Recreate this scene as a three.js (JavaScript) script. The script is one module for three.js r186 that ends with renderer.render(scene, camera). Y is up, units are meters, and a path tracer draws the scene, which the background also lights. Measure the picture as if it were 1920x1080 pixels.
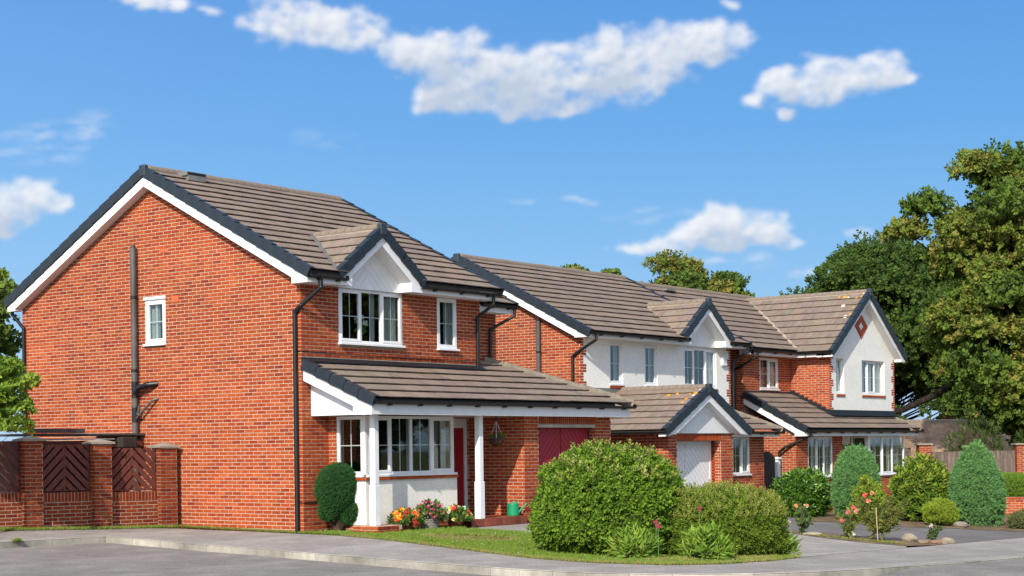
import * as THREE from 'three';
import { mergeGeometries } from 'three/addons/utils/BufferGeometryUtils.js';
import { RoundedBoxGeometry } from 'three/addons/geometries/RoundedBoxGeometry.js';

// ---------------------------------------------------------------- camera, sky, sun, exposure
const scene = new THREE.Scene();
const CAM = new THREE.Vector3(-23.51, 1.646, 23.415);
const FOCAL = 3108.8, HORIZON = 839.4, ROLL = 0.01314;
const camera = new THREE.PerspectiveCamera(2 * Math.atan(HORIZON / FOCAL) * 180 / Math.PI, 1920 / (2 * HORIZON), 0.5, 3000);
{
  const fwd = new THREE.Vector3(0.79136, 0, -0.61135), right = new THREE.Vector3(0.61135, 0, 0.79136), up = new THREE.Vector3(0, 1, 0);
  const r2 = right.clone().multiplyScalar(Math.cos(ROLL)).addScaledVector(up, -Math.sin(ROLL));
  const u2 = up.clone().multiplyScalar(Math.cos(ROLL)).addScaledVector(right, Math.sin(ROLL));
  camera.position.copy(CAM);
  camera.quaternion.setFromRotationMatrix(new THREE.Matrix4().makeBasis(r2, u2, fwd.clone().negate()));
  camera.setViewOffset(1920, 2 * HORIZON, 0, 0, 1920, 1080);   // level camera with a shifted lens
}
const renderer = new THREE.WebGLRenderer({ antialias: true });
renderer.toneMapping = THREE.LinearToneMapping;
renderer.toneMappingExposure = 1.13;
renderer.shadowMap.enabled = true;

const SUN = new THREE.Vector3(-1, 0.70, 0.374).normalize();
const sun = new THREE.DirectionalLight(new THREE.Color().setRGB(1, 0.93, 0.82), 4.9);
sun.position.copy(SUN).multiplyScalar(120).add(new THREE.Vector3(15, 0, 0));
sun.target.position.set(15, 0, 0);
sun.castShadow = true; sun.shadow.mapSize.set(4096, 4096);
Object.assign(sun.shadow.camera, { left: -60, right: 60, top: 40, bottom: -40, near: 1, far: 320 });
scene.add(sun, sun.target);

// ---------------------------------------------------------------- seeded numbers and noise
function rng(seed) { let s = seed >>> 0; return () => { s = (s + 0x6D2B79F5) | 0; let t = Math.imul(s ^ (s >>> 15), 1 | s); t = (t + Math.imul(t ^ (t >>> 7), 61 | t)) ^ t; return ((t ^ (t >>> 14)) >>> 0) / 4294967296; }; }
function hash2(x, y) { let h = Math.imul(x | 0, 374761393) + Math.imul(y | 0, 668265263) | 0; h = Math.imul(h ^ (h >>> 13), 1274126177); return ((h ^ (h >>> 16)) >>> 0) / 4294967296; }
function vnoise(x, y, per = 0) {
  const xi = Math.floor(x), yi = Math.floor(y), fx = x - xi, fy = y - yi, u = fx * fx * fx * (fx * (fx * 6 - 15) + 10), v = fy * fy * fy * (fy * (fy * 6 - 15) + 10);
  const w = per ? (a) => ((a % per) + per) % per : (a) => a;
  const a = hash2(w(xi), w(yi)), b = hash2(w(xi + 1), w(yi)), c = hash2(w(xi), w(yi + 1)), d = hash2(w(xi + 1), w(yi + 1));
  return a + (b - a) * u + (c - a) * v + (a - b - c + d) * u * v;
}
function fbm(x, y, oct = 5, per = 0, gain = 0.5) { let s = 0, a = 0.5, n = 0; for (let i = 0; i < oct; i++) { s += a * vnoise(x, y, per); n += a; a *= gain; x = x * 2 + 17; y = y * 2 + 31; if (per) { per *= 2; x -= 17; y -= 31; } } return s / n; }
const clamp = (x, a = 0, b = 1) => Math.min(b, Math.max(a, x));
const sstep = (a, b, x) => { const t = clamp((x - a) / (b - a)); return t * t * (3 - 2 * t); };
const lerp = (a, b, t) => a + (b - a) * t;
const interp = (p, x) => { if (x <= p[0][0]) return p[0][1]; for (let i = 1; i < p.length; i++) if (x <= p[i][0]) return lerp(p[i - 1][1], p[i][1], (x - p[i - 1][0]) / (p[i][0] - p[i - 1][0])); return p[p.length - 1][1]; };

// ---------------------------------------------------------------- the sky: clear summer air with fair-weather cumulus, all the way round
{
  const W = 4096, H = 2048, data = new Float32Array(W * H * 4);
  const air = [[-90, .30, .34, .36], [-2, .42, .58, .74], [0, .47, .67, .85], [3, .37, .61, .85], [5.3, .275, .546, .838], [7, .215, .495, .828], [10.6, .122, .392, .783], [15, .064, .296, .71], [25, .043, .225, .60], [45, .034, .18, .50], [90, .030, .15, .43]];
  const airAt = (el, k) => interp(air.map((a) => [a[0], a[k]]), el);
  const rowAir = []; for (let y = 0; y < H; y++) { const el = ((y + 0.5) / H - 0.5) * 180; rowAir.push([airAt(el, 1) / 1.15, airAt(el, 2) / 1.14, airAt(el, 3) / 1.1]); }
  // the air brightens and whitens towards the sun (forward scattering), the same at every azimuth otherwise
  const cosAz = [], sinAz = []; for (let x = 0; x < W; x++) { const t = ((x + .5) / W - .5) * 2 * Math.PI; cosAz.push(Math.cos(t)); sinAz.push(Math.sin(t)); }
  for (let y = 0; y < H; y++) {
    const el = ((y + .5) / H - .5) * Math.PI, ce = Math.cos(el), se = Math.sin(el), a = rowAir[y], up = sstep(-.06, .04, el);
    for (let x = 0; x < W; x++) {
      const c = clamp(cosAz[x] * ce * SUN.x + se * SUN.y + sinAz[x] * ce * SUN.z, -1, 1), gam = Math.acos(c), i = (y * W + x) * 4;
      const g = up * (1.45 * Math.exp(-gam / .5) + .56 * Math.pow(.5 + .5 * c, 1.6));
      data[i] = a[0] + g; data[i + 1] = a[1] + g * .97; data[i + 2] = a[2] + g * .90; data[i + 3] = 1;
    }
  }
  // clouds: lists of [azimuth, elevation, half width, half height] in degrees
  const inView = [
    [[-46.28, 14.29, .83, .52], [-45.37, 14.43, 1.38, .88], [-44.1, 14.33, 1.47, .77], [-43.19, 14.17, 1.29, .7], [-42.28, 13.83, 1.29, .55], [-41.19, 13.49, 1.1, .63], [-39.91, 13.05, 1.57, 1.14], [-38.62, 12.87, 1.66, 1.14], [-37.52, 12.5, 1.84, 1.07], [-36.05, 12.48, 1.84, 1.01], [-35.12, 12.64, 1.66, 1.1], [-34.01, 13.13, 1.29, 1.14], [-33.28, 12.85, 1.66, 1.25], [-32.18, 13.25, 1.47, 1.14], [-31.26, 13.57, 1.29, .81], [-30.35, 13.67, .88, .7], [-40.47, 11.91, .92, .48], [-39.56, 11.82, 1.1, .44], [-37.35, 11.48, .92, .33], [-35.97, 11.51, .52, .22], [-33.48, 12.24, 1.1, .64]],
    [[-28.48, 12.23, .83, .63], [-27.67, 12.19, 1.38, .77], [-26.6, 12.23, 1.47, .81], [-25.72, 12.26, 1.29, .77], [-24.84, 12.25, .92, .55], [-23.97, 12.12, .63, .26], [-29.21, 11.6, .63, .33], [-28.31, 11.13, .41, .22], [-27.14, 11.65, 1.1, .41]],
    [[-30.8, 7.4, 1.01, .74], [-30.26, 7.52, 1.1, .66], [-29.26, 7.4, 1.01, .7], [-29.9, 7.06, 2.03, .48], [-31.72, 7.06, 1.1, .48], [-32.63, 6.87, 1.1, .29], [-33.55, 6.74, .83, .17], [-28.46, 6.82, .83, .22]],
    [[-54.24, 8.36, 1.1, .63], [-53.47, 8.5, .92, .48], [-54.58, 7.88, 1.1, .55], [-52.79, 8.35, .59, .26], [-54.75, 7.48, .92, .22]],
    [[-30.14, 14.69, .29, .26]], [[-49.65, 14.98, 1.38, .2], [-47.7, 14.76, .74, .18], [-48.86, 14.97, .74, .15]]];
  const wisps = [[-53.71, 10.1, 1.66, .59, .22], [-52.5, 10.49, 1.1, .48, .22], [-51.89, 10.85, .74, .55, .2], [-30.09, 6.22, 1.38, .22, .35], [-27.58, 5.79, .77, .24, .45], [-35.73, 8.41, 2.03, .09, .3], [-32.44, 7.85, 2.03, .15, .22], [-43.79, 10.49, 1.1, .37, .12], [-25.61, 7.06, .37, .11, .5]];
  const r = rng(11), clouds = inView.map((c) => ({ blobs: c, dens: 1 }));
  for (const w of wisps) clouds.push({ blobs: [w.slice(0, 4)], dens: w[4], wisp: true });
  for (let k = 0; k < 46; k++) {            // the same kind of sky outside the picture
    const az = -12 + r() * 306, el = 6 + Math.pow(r(), 1.4) * 42, n = 4 + Math.floor(r() * 9), size = (0.6 + r() * 0.9) * (0.7 + el / 30), blobs = [];
    for (let j = 0; j < n; j++) blobs.push([az + (r() - .5) * 6 * size, el + (r() - .5) * 1.1 * size, (0.7 + r()) * size, (0.35 + r() * 0.5) * size]);
    clouds.push({ blobs, dens: 1 });
  }
  const dens = (c, az, el) => {
    const wx = (fbm(az * .8 + 7, el * 1.0 + 50, 3) - .5) * 1.1, wy = (fbm(az * .9 + 30, el * 1.5, 3) - .5) * .5;
    let q1 = 1;
    for (const q of c.blobs) { const dx = (az + wx - q[0]) / q[2], dy = (el + wy - q[1]) / q[3], d = dx * dx + dy * dy; if (d < 1.7) q1 *= 1 - Math.pow(1 - d / 1.7, 1.2); }
    const b = 1 - q1; if (b <= .001) return 0;
    if (c.wisp) { const n = fbm(az * 1.1 + el * 1.4, el * 5 - az * 0.8, 5); return clamp(b * 1.3) * sstep(.3, .75, n) * c.dens; }
    const n = fbm(az * 1.7 + 40, el * 2.5 + 9, 6, 0, .52);
    return sstep(.0, 1.15, b * 1.35 + (n - .5) * 1.6 - .36) * c.dens;
  };
  for (const c of clouds) {
    let a0 = 1e9, a1 = -1e9, e0 = 1e9, e1 = -1e9;
    for (const q of c.blobs) { a0 = Math.min(a0, q[0] - q[2] * 1.6); a1 = Math.max(a1, q[0] + q[2] * 1.6); e0 = Math.min(e0, q[1] - q[3] * 1.6); e1 = Math.max(e1, q[1] + q[3] * 1.6); }
    const x0 = Math.floor((a0 / 360 + .5) * W), x1 = Math.ceil((a1 / 360 + .5) * W), y0 = Math.max(0, Math.floor((e0 / 180 + .5) * H)), y1 = Math.min(H - 1, Math.ceil((e1 / 180 + .5) * H));
    for (let y = y0; y <= y1; y++) for (let xx = x0; xx <= x1; xx++) {
      const az = ((xx + .5) / W - .5) * 360, el = ((y + .5) / H - .5) * 180, d = dens(c, az, el);
      if (d <= 0.003) continue;
      const x = ((xx % W) + W) % W, i = (y * W + x) * 4;
      // thickness towards the sun (up and to the west) decides how grey a puff is
      const thick = c.wisp ? 0 : dens(c, az - .15, el + .30) * .5 + dens(c, az - .1, el + .75) * .5;
      const relief = (fbm(az * 3.1 + 3, el * 4.2, 4) - fbm(az * 3.1 + 3 - .35, el * 4.2 + .55, 4)) * .9, low = c.wisp ? 0 : 1 - clamp((el - e0) / (e1 - e0) * 1.25 - .15);
      const puff = fbm(az * 1.1 + 61, el * 1.7 + 13, 3), lit = clamp(1.04 - thick * (.25 + .55 * low) * (.5 + puff) + relief * .5, .30, 1.05), k = d * (c.wisp ? 1 : .93);
      const col = [lerp(.36, .81, lit), lerp(.45, .82, lit), lerp(.59, .85, lit)];
      for (let q = 0; q < 3; q++) data[i + q] = lerp(data[i + q], col[q], k);
    }
  }
  const sky = new THREE.DataTexture(data, W, H, THREE.RGBAFormat, THREE.FloatType);
  sky.mapping = THREE.EquirectangularReflectionMapping; sky.magFilter = THREE.LinearFilter; sky.minFilter = THREE.LinearFilter; sky.needsUpdate = true;
  scene.background = sky; scene.environment = sky;
}

// ---------------------------------------------------------------- textures
function texture(size, fn, opt = {}) {     // fn(u, v) -> [r, g, b] in sRGB 0..1, tiling
  const d = new Uint8Array(size * size * 4);
  for (let y = 0; y < size; y++) for (let x = 0; x < size; x++) { const c = fn(x / size, y / size), i = (y * size + x) * 4; d[i] = clamp(c[0]) * 255; d[i + 1] = clamp(c[1]) * 255; d[i + 2] = clamp(c[2]) * 255; d[i + 3] = 255; }
  const t = new THREE.DataTexture(d, size, size); t.wrapS = t.wrapT = THREE.RepeatWrapping; t.magFilter = THREE.LinearFilter; t.minFilter = THREE.LinearMipmapLinearFilter; t.generateMipmaps = true;
  if (!opt.data) t.colorSpace = THREE.SRGBColorSpace;
  const m = opt.metres || 1; t.repeat.set(1 / m, 1 / m); t.needsUpdate = true; return t;
}
const g3 = (v) => [v, v, v];
const texSpeckle = texture(256, (u, v) => g3(.83 + .2 * fbm(u * 24, v * 24, 4, 24) + .12 * (fbm(u * 5, v * 5, 3, 5) - .5)), { metres: .7 });
const texTile = texture(1024, (u, v) => {
  const streak = fbm(u * 60, v * 7, 3, 0), blot = fbm(u * 9, v * 9, 5, 9), fine = fbm(u * 90, v * 90, 3, 90);
  let k = .87 + .12 * (blot - .5) + .13 * (fine - .5) + .09 * (streak - .5);
  const lich = vnoise(u * 150 + 3, v * 150, 150) * (.5 + fbm(u * 6 + 4, v * 6, 3, 6));
  let c = [k * 1.0, k * .985, k * .97];
  if (lich > .985) c = [.93, .92, .87]; else if (lich > .955) c = [k * 1.12, k * 1.1, k * 1.02];
  return c;
}, { metres: 4 });
const texRender = texture(512, (u, v) => g3(.95 + .10 * (fbm(u * 60, v * 60, 4, 60) - .5) + .06 * (fbm(u * 5, v * 5, 4, 5) - .5)), { metres: 2 });
const texRenderBump = texture(512, (u, v) => g3(fbm(u * 90, v * 90, 4, 90)), { metres: 2, data: true });
const texAsphalt = texture(1024, (u, v) => {
  const grit = hash2(u * 1024, v * 1024), f = fbm(u * 120, v * 120, 3, 120), b = fbm(u * 6, v * 6, 5, 6);
  const k = .87 + .22 * (f - .5) + .18 * (grit - .5) + .20 * (b - .5); return [k, k * .995, k * .985];
}, { metres: 3 });
const texAsphaltBump = texture(512, (u, v) => g3(fbm(u * 120, v * 120, 3, 120)), { metres: 1.5, data: true });
const texPatch = texture(512, (u, v) => { const b = fbm(u * 4, v * 4, 6, 4), f = fbm(u * 40, v * 40, 3, 40); const k = .82 + .3 * (b - .5) + .14 * (f - .5); return [k, k, k * .98]; }, { metres: 5 });
const texGround = texture(512, (u, v) => { const b = fbm(u * 7, v * 7, 5, 7), f = fbm(u * 60, v * 60, 3, 60); const k = .75 + .35 * (b - .5) + .3 * (f - .5); return [k * 1.04, k, k * .92]; }, { metres: 2.5 });
const texWood = texture(512, (u, v) => { const gr = fbm(u * 46 + fbm(u * 3, v * 2, 3) * 2.5, v * 3.2, 4), f = fbm(u * 120, v * 20, 2); const k = .80 + .34 * (gr - .5) + .10 * (f - .5); return [k, k * .99, k * .97]; }, { metres: 1 });
const texBark = texture(256, (u, v) => { const n = fbm(u * 22, v * 5, 4), k = .68 + .55 * (n - .5); return [k, k * .97, k * .93]; }, { metres: .8 });
const texPlastic = texture(256, (u, v) => g3(.955 + .06 * (fbm(u * 6, v * 6, 4, 6) - .5)), { metres: 1.2 });

// ---------------------------------------------------------------- materials
const lin = (r, g, b) => new THREE.Color().setRGB(r, g, b);
const std = (c, rough, extra = {}) => (rough >= .85 ? new THREE.MeshPhysicalMaterial({ color: c, roughness: rough, metalness: 0, specularIntensity: .2, ...extra }) : new THREE.MeshStandardMaterial({ color: c, roughness: rough, metalness: 0, ...extra }));
const M = {
  brick: std(lin(1, 1, 1), .88, { vertexColors: true, map: texSpeckle }),
  mortar: std(lin(.56, .40, .29), .95, { map: texSpeckle }),
  mortarGrey: std(lin(.46, .35, .27), .95, { map: texSpeckle }),
  tile: std(lin(1, 1, 1), .9, { vertexColors: true, map: texTile }),
  deck: std(lin(.03, .028, .026), .95),
  ridge: std(lin(.30, .245, .20), .92, { map: texTile }),
  ridgeMortar: std(lin(.50, .42, .33), .95, { map: texPatch }),
  lead: std(lin(.23, .23, .22), .6, { map: texPatch }),
  flashing: std(lin(.018, .022, .03), .45, { map: texPatch }),
  verge: std(lin(.036, .052, .072), .45, { map: texPatch }),
  white: std(lin(.82, .82, .815), .38, { map: texPlastic }),
  whiteWood: std(lin(.82, .82, .81), .5, { map: texPlastic }),
  render: std(lin(.88, .865, .80), .92, { map: texRender, bumpMap: texRenderBump, bumpScale: .004 }),
  renderBay: std(lin(.86, .83, .74), .92, { map: texRender, bumpMap: texRenderBump, bumpScale: .003 }),
  black: std(lin(.010, .010, .011), .42, { map: texPatch }),
  greyPipe: std(lin(.135, .132, .128), .45, { map: texPatch }),
  metal: std(lin(.32, .32, .32), .4, { metalness: .7 }),
  glass: new THREE.MeshPhysicalMaterial({ color: lin(.86, .90, .89), roughness: .015, metalness: 0, transmission: 1, thickness: 0, ior: 1.5, transparent: false }),
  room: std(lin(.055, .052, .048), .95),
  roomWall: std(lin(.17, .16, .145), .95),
  curtain: std(lin(.62, .60, .54), .95, { side: THREE.DoubleSide }),
  curtainGrey: std(lin(.30, .32, .31), .95, { side: THREE.DoubleSide }),
  redDoor: std(lin(.33, .012, .02), .5, { map: texPlastic }),
  garageRed: std(lin(.33, .014, .028), .55, { map: texPlastic }),
  woodDoor: std(lin(.16, .06, .025), .55, { map: texWood }),
  soffit: std(lin(.80, .79, .77), .55),
  stain: std(lin(.17, .040, .026), .7, { map: texWood }),
  greyWood: std(lin(.25, .195, .17), .9, { map: texWood }),
  darkWood: std(lin(.045, .032, .024), .8, { map: texWood }),
  capStone: std(lin(.40, .36, .30), .95, { map: texPatch }),
  concrete: std(lin(.60, .55, .475), .95, { map: texPatch }),
  asphalt: std(lin(.385, .35, .32), .95, { map: texAsphalt, bumpMap: texAsphaltBump, bumpScale: .004 }),
  asphaltRoad: std(lin(.285, .26, .24), .95, { map: texAsphalt, bumpMap: texAsphaltBump, bumpScale: .005 }),
  asphaltDark: std(lin(.215, .202, .192), .95, { map: texAsphalt, bumpMap: texAsphaltBump, bumpScale: .005 }),
  drive: std(lin(.41, .375, .34), .95, { map: texAsphalt, bumpMap: texAsphaltBump, bumpScale: .004 }),
  soil: std(lin(.33, .25, .175), 1, { map: texGround, bumpMap: texAsphaltBump, bumpScale: .02 }),
  lawn: std(lin(.17, .19, .055), 1, { map: texGround }),
  bark: std(lin(.13, .095, .07), .95, { map: texBark, bumpMap: texBark, bumpScale: .02 }),
  barkDark: std(lin(.06, .048, .038), .95, { map: texBark, bumpMap: texBark, bumpScale: .03 }),
};
// ---------------------------------------------------------------- building helpers
const V = (x, y, z) => new THREE.Vector3(x, y, z), Y = V(0, 1, 0), X = V(1, 0, 0), Z = V(0, 0, 1);
const names = {};
function numbered(n) { const k = names[n] = (names[n] ?? -1) + 1; return k ? `${n}_${String(k).padStart(3, '0')}` : n; }
function tag(o, label, category, group, kind) { o.userData.label = label; if (category) o.userData.category = category; if (group) o.userData.group = group; if (kind) o.userData.kind = kind; return o; }
function thing(name, label, category, pos = [0, 0, 0], group, kind) {
  const o = new THREE.Group(); o.name = numbered(name); o.position.set(...pos); scene.add(o); o.at = o.position.clone(); o.root = o; o.pieces = {};
  return tag(o, label, category, group, kind);
}
function boxUV(g) {
  const p = g.attributes.position, n = p.count, uv = new Float32Array(n * 2), a = V(), b = V(), c = V();
  for (let i = 0; i < n; i += 3) {
    a.fromBufferAttribute(p, i); b.fromBufferAttribute(p, i + 1).sub(a); c.fromBufferAttribute(p, i + 2).sub(a); b.cross(c);
    const ax = Math.abs(b.x), ay = Math.abs(b.y), az = Math.abs(b.z);
    for (let j = i; j < i + 3; j++) { const x = p.getX(j), y = p.getY(j), z = p.getZ(j); if (ay >= ax && ay >= az) { uv[j * 2] = x; uv[j * 2 + 1] = z; } else if (ax >= az) { uv[j * 2] = z; uv[j * 2 + 1] = y; } else { uv[j * 2] = x; uv[j * 2 + 1] = y; } }
  }
  g.setAttribute('uv', new THREE.BufferAttribute(uv, 2)); return g;
}
function prep(g, keepUV) { g = g.index ? g.toNonIndexed() : g; if (!g.attributes.normal) g.computeVertexNormals(); if (!keepUV) boxUV(g); for (const k of Object.keys(g.attributes)) if (!['position', 'normal', 'uv', 'color'].includes(k)) g.deleteAttribute(k); return g; }
function mesh(name, geos, mat, parent, opt = {}) {       // world-space geometries -> one named mesh under parent (parent null: a top-level mesh)
  const list = (Array.isArray(geos) ? geos : [geos]).map((g) => prep(g, opt.keepUV));
  const g = list.length > 1 ? mergeGeometries(list) : list[0];
  const m = new THREE.Mesh(g, mat); m.castShadow = m.receiveShadow = true;
  if (parent) { m.name = name; m.root = parent.root; m.at = parent.at; g.translate(-m.at.x, -m.at.y, -m.at.z); parent.add(m); }
  else { m.name = numbered(name); m.root = m; m.pieces = {}; const at = opt.base ? V(...opt.base) : V(0, 0, 0); m.at = at; g.translate(-at.x, -at.y, -at.z); m.position.copy(at); scene.add(m); }
  return m;
}
function box(x0, x1, y0, y1, z0, z1, r = 0) {
  const w = Math.abs(x1 - x0), h = Math.abs(y1 - y0), d = Math.abs(z1 - z0);
  const g = r > 0 ? new RoundedBoxGeometry(w, h, d, 1, Math.min(r, w / 2.1, h / 2.1, d / 2.1)) : new THREE.BoxGeometry(w, h, d);
  return g.translate((x0 + x1) / 2, (y0 + y1) / 2, (z0 + z1) / 2);
}
const frameAt = (O, U) => { const u = U.clone().normalize(); return { O: O.clone(), U: u, N: u.clone().cross(Y) }; };
const inFrame = (f, u, v, n) => f.O.clone().addScaledVector(f.U, u).addScaledVector(Y, v).addScaledVector(f.N, n);
const frameMat = (f) => new THREE.Matrix4().makeBasis(f.U, Y, f.N).setPosition(f.O);
const fbox = (f, u0, u1, v0, v1, n0, n1, r = 0) => box(u0, u1, v0, v1, n0, n1, r).applyMatrix4(frameMat(f));
function flip(g) { g = g.index ? g.toNonIndexed() : g; for (const k of Object.keys(g.attributes)) { const a = g.attributes[k], s = a.itemSize, d = a.array; for (let i = 0; i < a.count; i += 3) for (let q = 0; q < s; q++) { const t = d[(i + 1) * s + q]; d[(i + 1) * s + q] = d[(i + 2) * s + q]; d[(i + 2) * s + q] = t; } } return g; }
function shapeOf(pts, holes = []) { const s = new THREE.Shape(pts.map((p) => new THREE.Vector2(p[0], p[1]))); for (const h of holes) s.holes.push(new THREE.Path(h.map((p) => new THREE.Vector2(p[0], p[1])))); return s; }
const extrude = (pts, d, holes) => new THREE.ExtrudeGeometry(shapeOf(pts, holes), { depth: d, bevelEnabled: false });
const exXY = (pts, z0, z1, holes) => extrude(pts, z1 - z0, holes).translate(0, 0, z0);                 // outline in x, y
function exZY(pts, x0, x1, holes) { const g = extrude(pts, x1 - x0, holes); g.applyMatrix4(new THREE.Matrix4().set(0, 0, 1, x0, 0, 1, 0, 0, 1, 0, 0, 0, 0, 0, 0, 1)); return flip(g); }   // outline in z, y
function exF(f, pts, n0, n1, holes) { return extrude(pts, n1 - n0, holes).translate(0, 0, n0).applyMatrix4(frameMat(f)); }
function rod(a, b, r, seg = 10, r2 = r) { const d = b.clone().sub(a), g = new THREE.CylinderGeometry(r2, r, d.length(), seg); g.translate(0, d.length() / 2, 0); g.applyQuaternion(new THREE.Quaternion().setFromUnitVectors(Y, d.clone().normalize())); return g.translate(a.x, a.y, a.z); }
const ball = (p, r, s = 8) => new THREE.SphereGeometry(r, s, Math.ceil(s * .7)).translate(p.x, p.y, p.z);
function pipe(points, r, seg = 10) { const out = []; for (let i = 1; i < points.length; i++) { out.push(rod(points[i - 1], points[i], r, seg)); if (i < points.length - 1) out.push(ball(points[i], r * 1.08, seg)); } return out; }

// ---------------------------------------------------------------- pieces: bricks and tiles, each its own mesh as far as 300 a kind go, the rest joined
const BR = { L: .255, C: .075, joint: .0155 };
const brickTones = [[0.4114, 0.0798, 0.0218], [0.391, 0.072, 0.0203], [0.4318, 0.0907, 0.0254], [0.3723, 0.066, 0.0199], [0.4114, 0.0841, 0.0241], [0.3459, 0.0564, 0.019], [0.2992, 0.0467, 0.0185], [0.2669, 0.0443, 0.0208], [0.4454, 0.101, 0.0292], [0.385, 0.0696, 0.0199], [0.3264, 0.0515, 0.019], [0.3986, 0.0757, 0.0218]];
const weights = [3, 3, 2.4, 2.4, 3, 1.9, 1.5, .8, 1.5, 3, 1.6, 3], wsum = weights.reduce((a, b) => a + b);
const pickTone = (r) => { let t = r() * wsum, i = 0; while (t > weights[i]) t -= weights[i++]; return i; };
function brickGeometry(len, h, tone, seed, scale = 1) {
  const r = rng(seed * 7919 + tone * 31 + Math.round(len * 1000)), a = len / 2, b = h / 2, c = .004, d = -.03, pos = [], nor = [], uv = [], col = [];
  const T = brickTones[tone], flash = r() < .45 ? .62 + .3 * r() : 1, side = r() < .7 ? 1 : -1, ou = r() * 3, ov = r() * 3;
  const vc = (x, y) => { const k = (.94 + .12 * r()) * (flash < 1 && x * side > 0 && y > -b * .2 ? flash : 1) * scale; return [T[0] * k, T[1] * k * (flash < 1 && x * side > 0 ? .92 : 1), T[2] * k]; };
  const cs = [[-a, -b], [a, -b], [a, b], [-a, b]], cc = cs.map((p) => vc(...p));
  const quad = (p, q, s, t, k) => { const e1 = V(...q).sub(V(...p)), e2 = V(...t).sub(V(...p)), n = e1.cross(e2).normalize(); for (const [w, kk] of [[p, k[0]], [q, k[1]], [s, k[2]], [p, k[0]], [s, k[2]], [t, k[3]]]) { pos.push(...w); nor.push(n.x, n.y, n.z); uv.push(w[0] + ou + w[2], w[1] + ov + w[2]); col.push(...kk); } };
  const fr = [[-a + c, -b + c, 0], [a - c, -b + c, 0], [a - c, b - c, 0], [-a + c, b - c, 0]], rim = cs.map((p) => [p[0], p[1], -c]), bk = cs.map((p) => [p[0], p[1], d]);
  quad(...fr, cc);
  for (let i = 0; i < 4; i++) { const j = (i + 1) % 4; quad(rim[i], rim[j], fr[j], fr[i], [cc[i], cc[j], cc[j], cc[i]]); quad(bk[i], bk[j], rim[j], rim[i], [cc[i], cc[j], cc[j], cc[i]]); }
  const g = new THREE.BufferGeometry(); g.setAttribute('position', new THREE.Float32BufferAttribute(pos, 3)); g.setAttribute('normal', new THREE.Float32BufferAttribute(nor, 3)); g.setAttribute('uv', new THREE.Float32BufferAttribute(uv, 2)); g.setAttribute('color', new THREE.Float32BufferAttribute(col, 3)); return g;
}
const pieceGeos = {};
function sharedGeo(key, make) { return pieceGeos[key] ??= make(); }
function addPiece(parent, kind, geo, mat, matrix) { (parent.root.pieces[kind] ??= []).push({ parent, geo, mat, matrix, d: V().setFromMatrixPosition(matrix).distanceTo(CAM) }); }
function flushPieces(root, most = 300) {
  for (const [kind, list] of Object.entries(root.pieces)) {
    list.sort((a, b) => a.d - b.d);
    list.forEach((p, i) => {
      if (i >= most) return;
      const m = new THREE.Mesh(p.geo, p.mat); m.name = kind; m.castShadow = m.receiveShadow = true;
      p.matrix.clone().premultiply(new THREE.Matrix4().makeTranslation(-root.at.x, -root.at.y, -root.at.z)).decompose(m.position, m.quaternion, m.scale); p.parent.add(m);
    });
    const rest = list.slice(most); if (!rest.length) continue;
    const g = mergeGeometries(rest.map((p) => p.geo.clone().applyMatrix4(p.matrix))); g.translate(-root.at.x, -root.at.y, -root.at.z);
    const m = new THREE.Mesh(g, rest[0].mat); m.name = { brick: 'brickwork', tile: 'roof_tiling' }[kind] || kind + '_mass'; m.userData.kind = 'stuff'; m.castShadow = m.receiveShadow = true; root.add(m);
  }
  root.pieces = {};
}
let brickSeed = 1;
function layBrick(parent, f, u0, u1, v0, v1, r, opt = {}) {       // one brick whose face lies at n = opt.n (default 0) in frame f
  const P0 = inFrame(f, (u0 + u1) / 2, (v0 + v1) / 2, 0), patch = fbm(P0.x * .35 + P0.z * .45 + 20, P0.y * .5 + 4, 4), age = [.90, .97, 1.03, 1.10][clamp(Math.floor((patch - .5) * 9 + 2), 0, 3)];   // batches of brick that fired or weathered differently
  const len = u1 - u0, h = v1 - v0, tone = opt.tone ?? pickTone(r), variant = Math.floor(r() * 4), sc = (opt.scale ?? 1) * age;
  const key = `b${len.toFixed(3)}_${h.toFixed(3)}_${tone}_${variant}_${sc}`, geo = sharedGeo(key, () => brickGeometry(len, h, tone, variant + 1, sc));
  const m = new THREE.Matrix4().makeBasis(f.U, Y, f.N).setPosition(inFrame(f, (u0 + u1) / 2, (v0 + v1) / 2, (opt.n ?? 0) + (r() - .5) * .003));
  addPiece(parent, 'brick', geo, M.brick, m);
}
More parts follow.
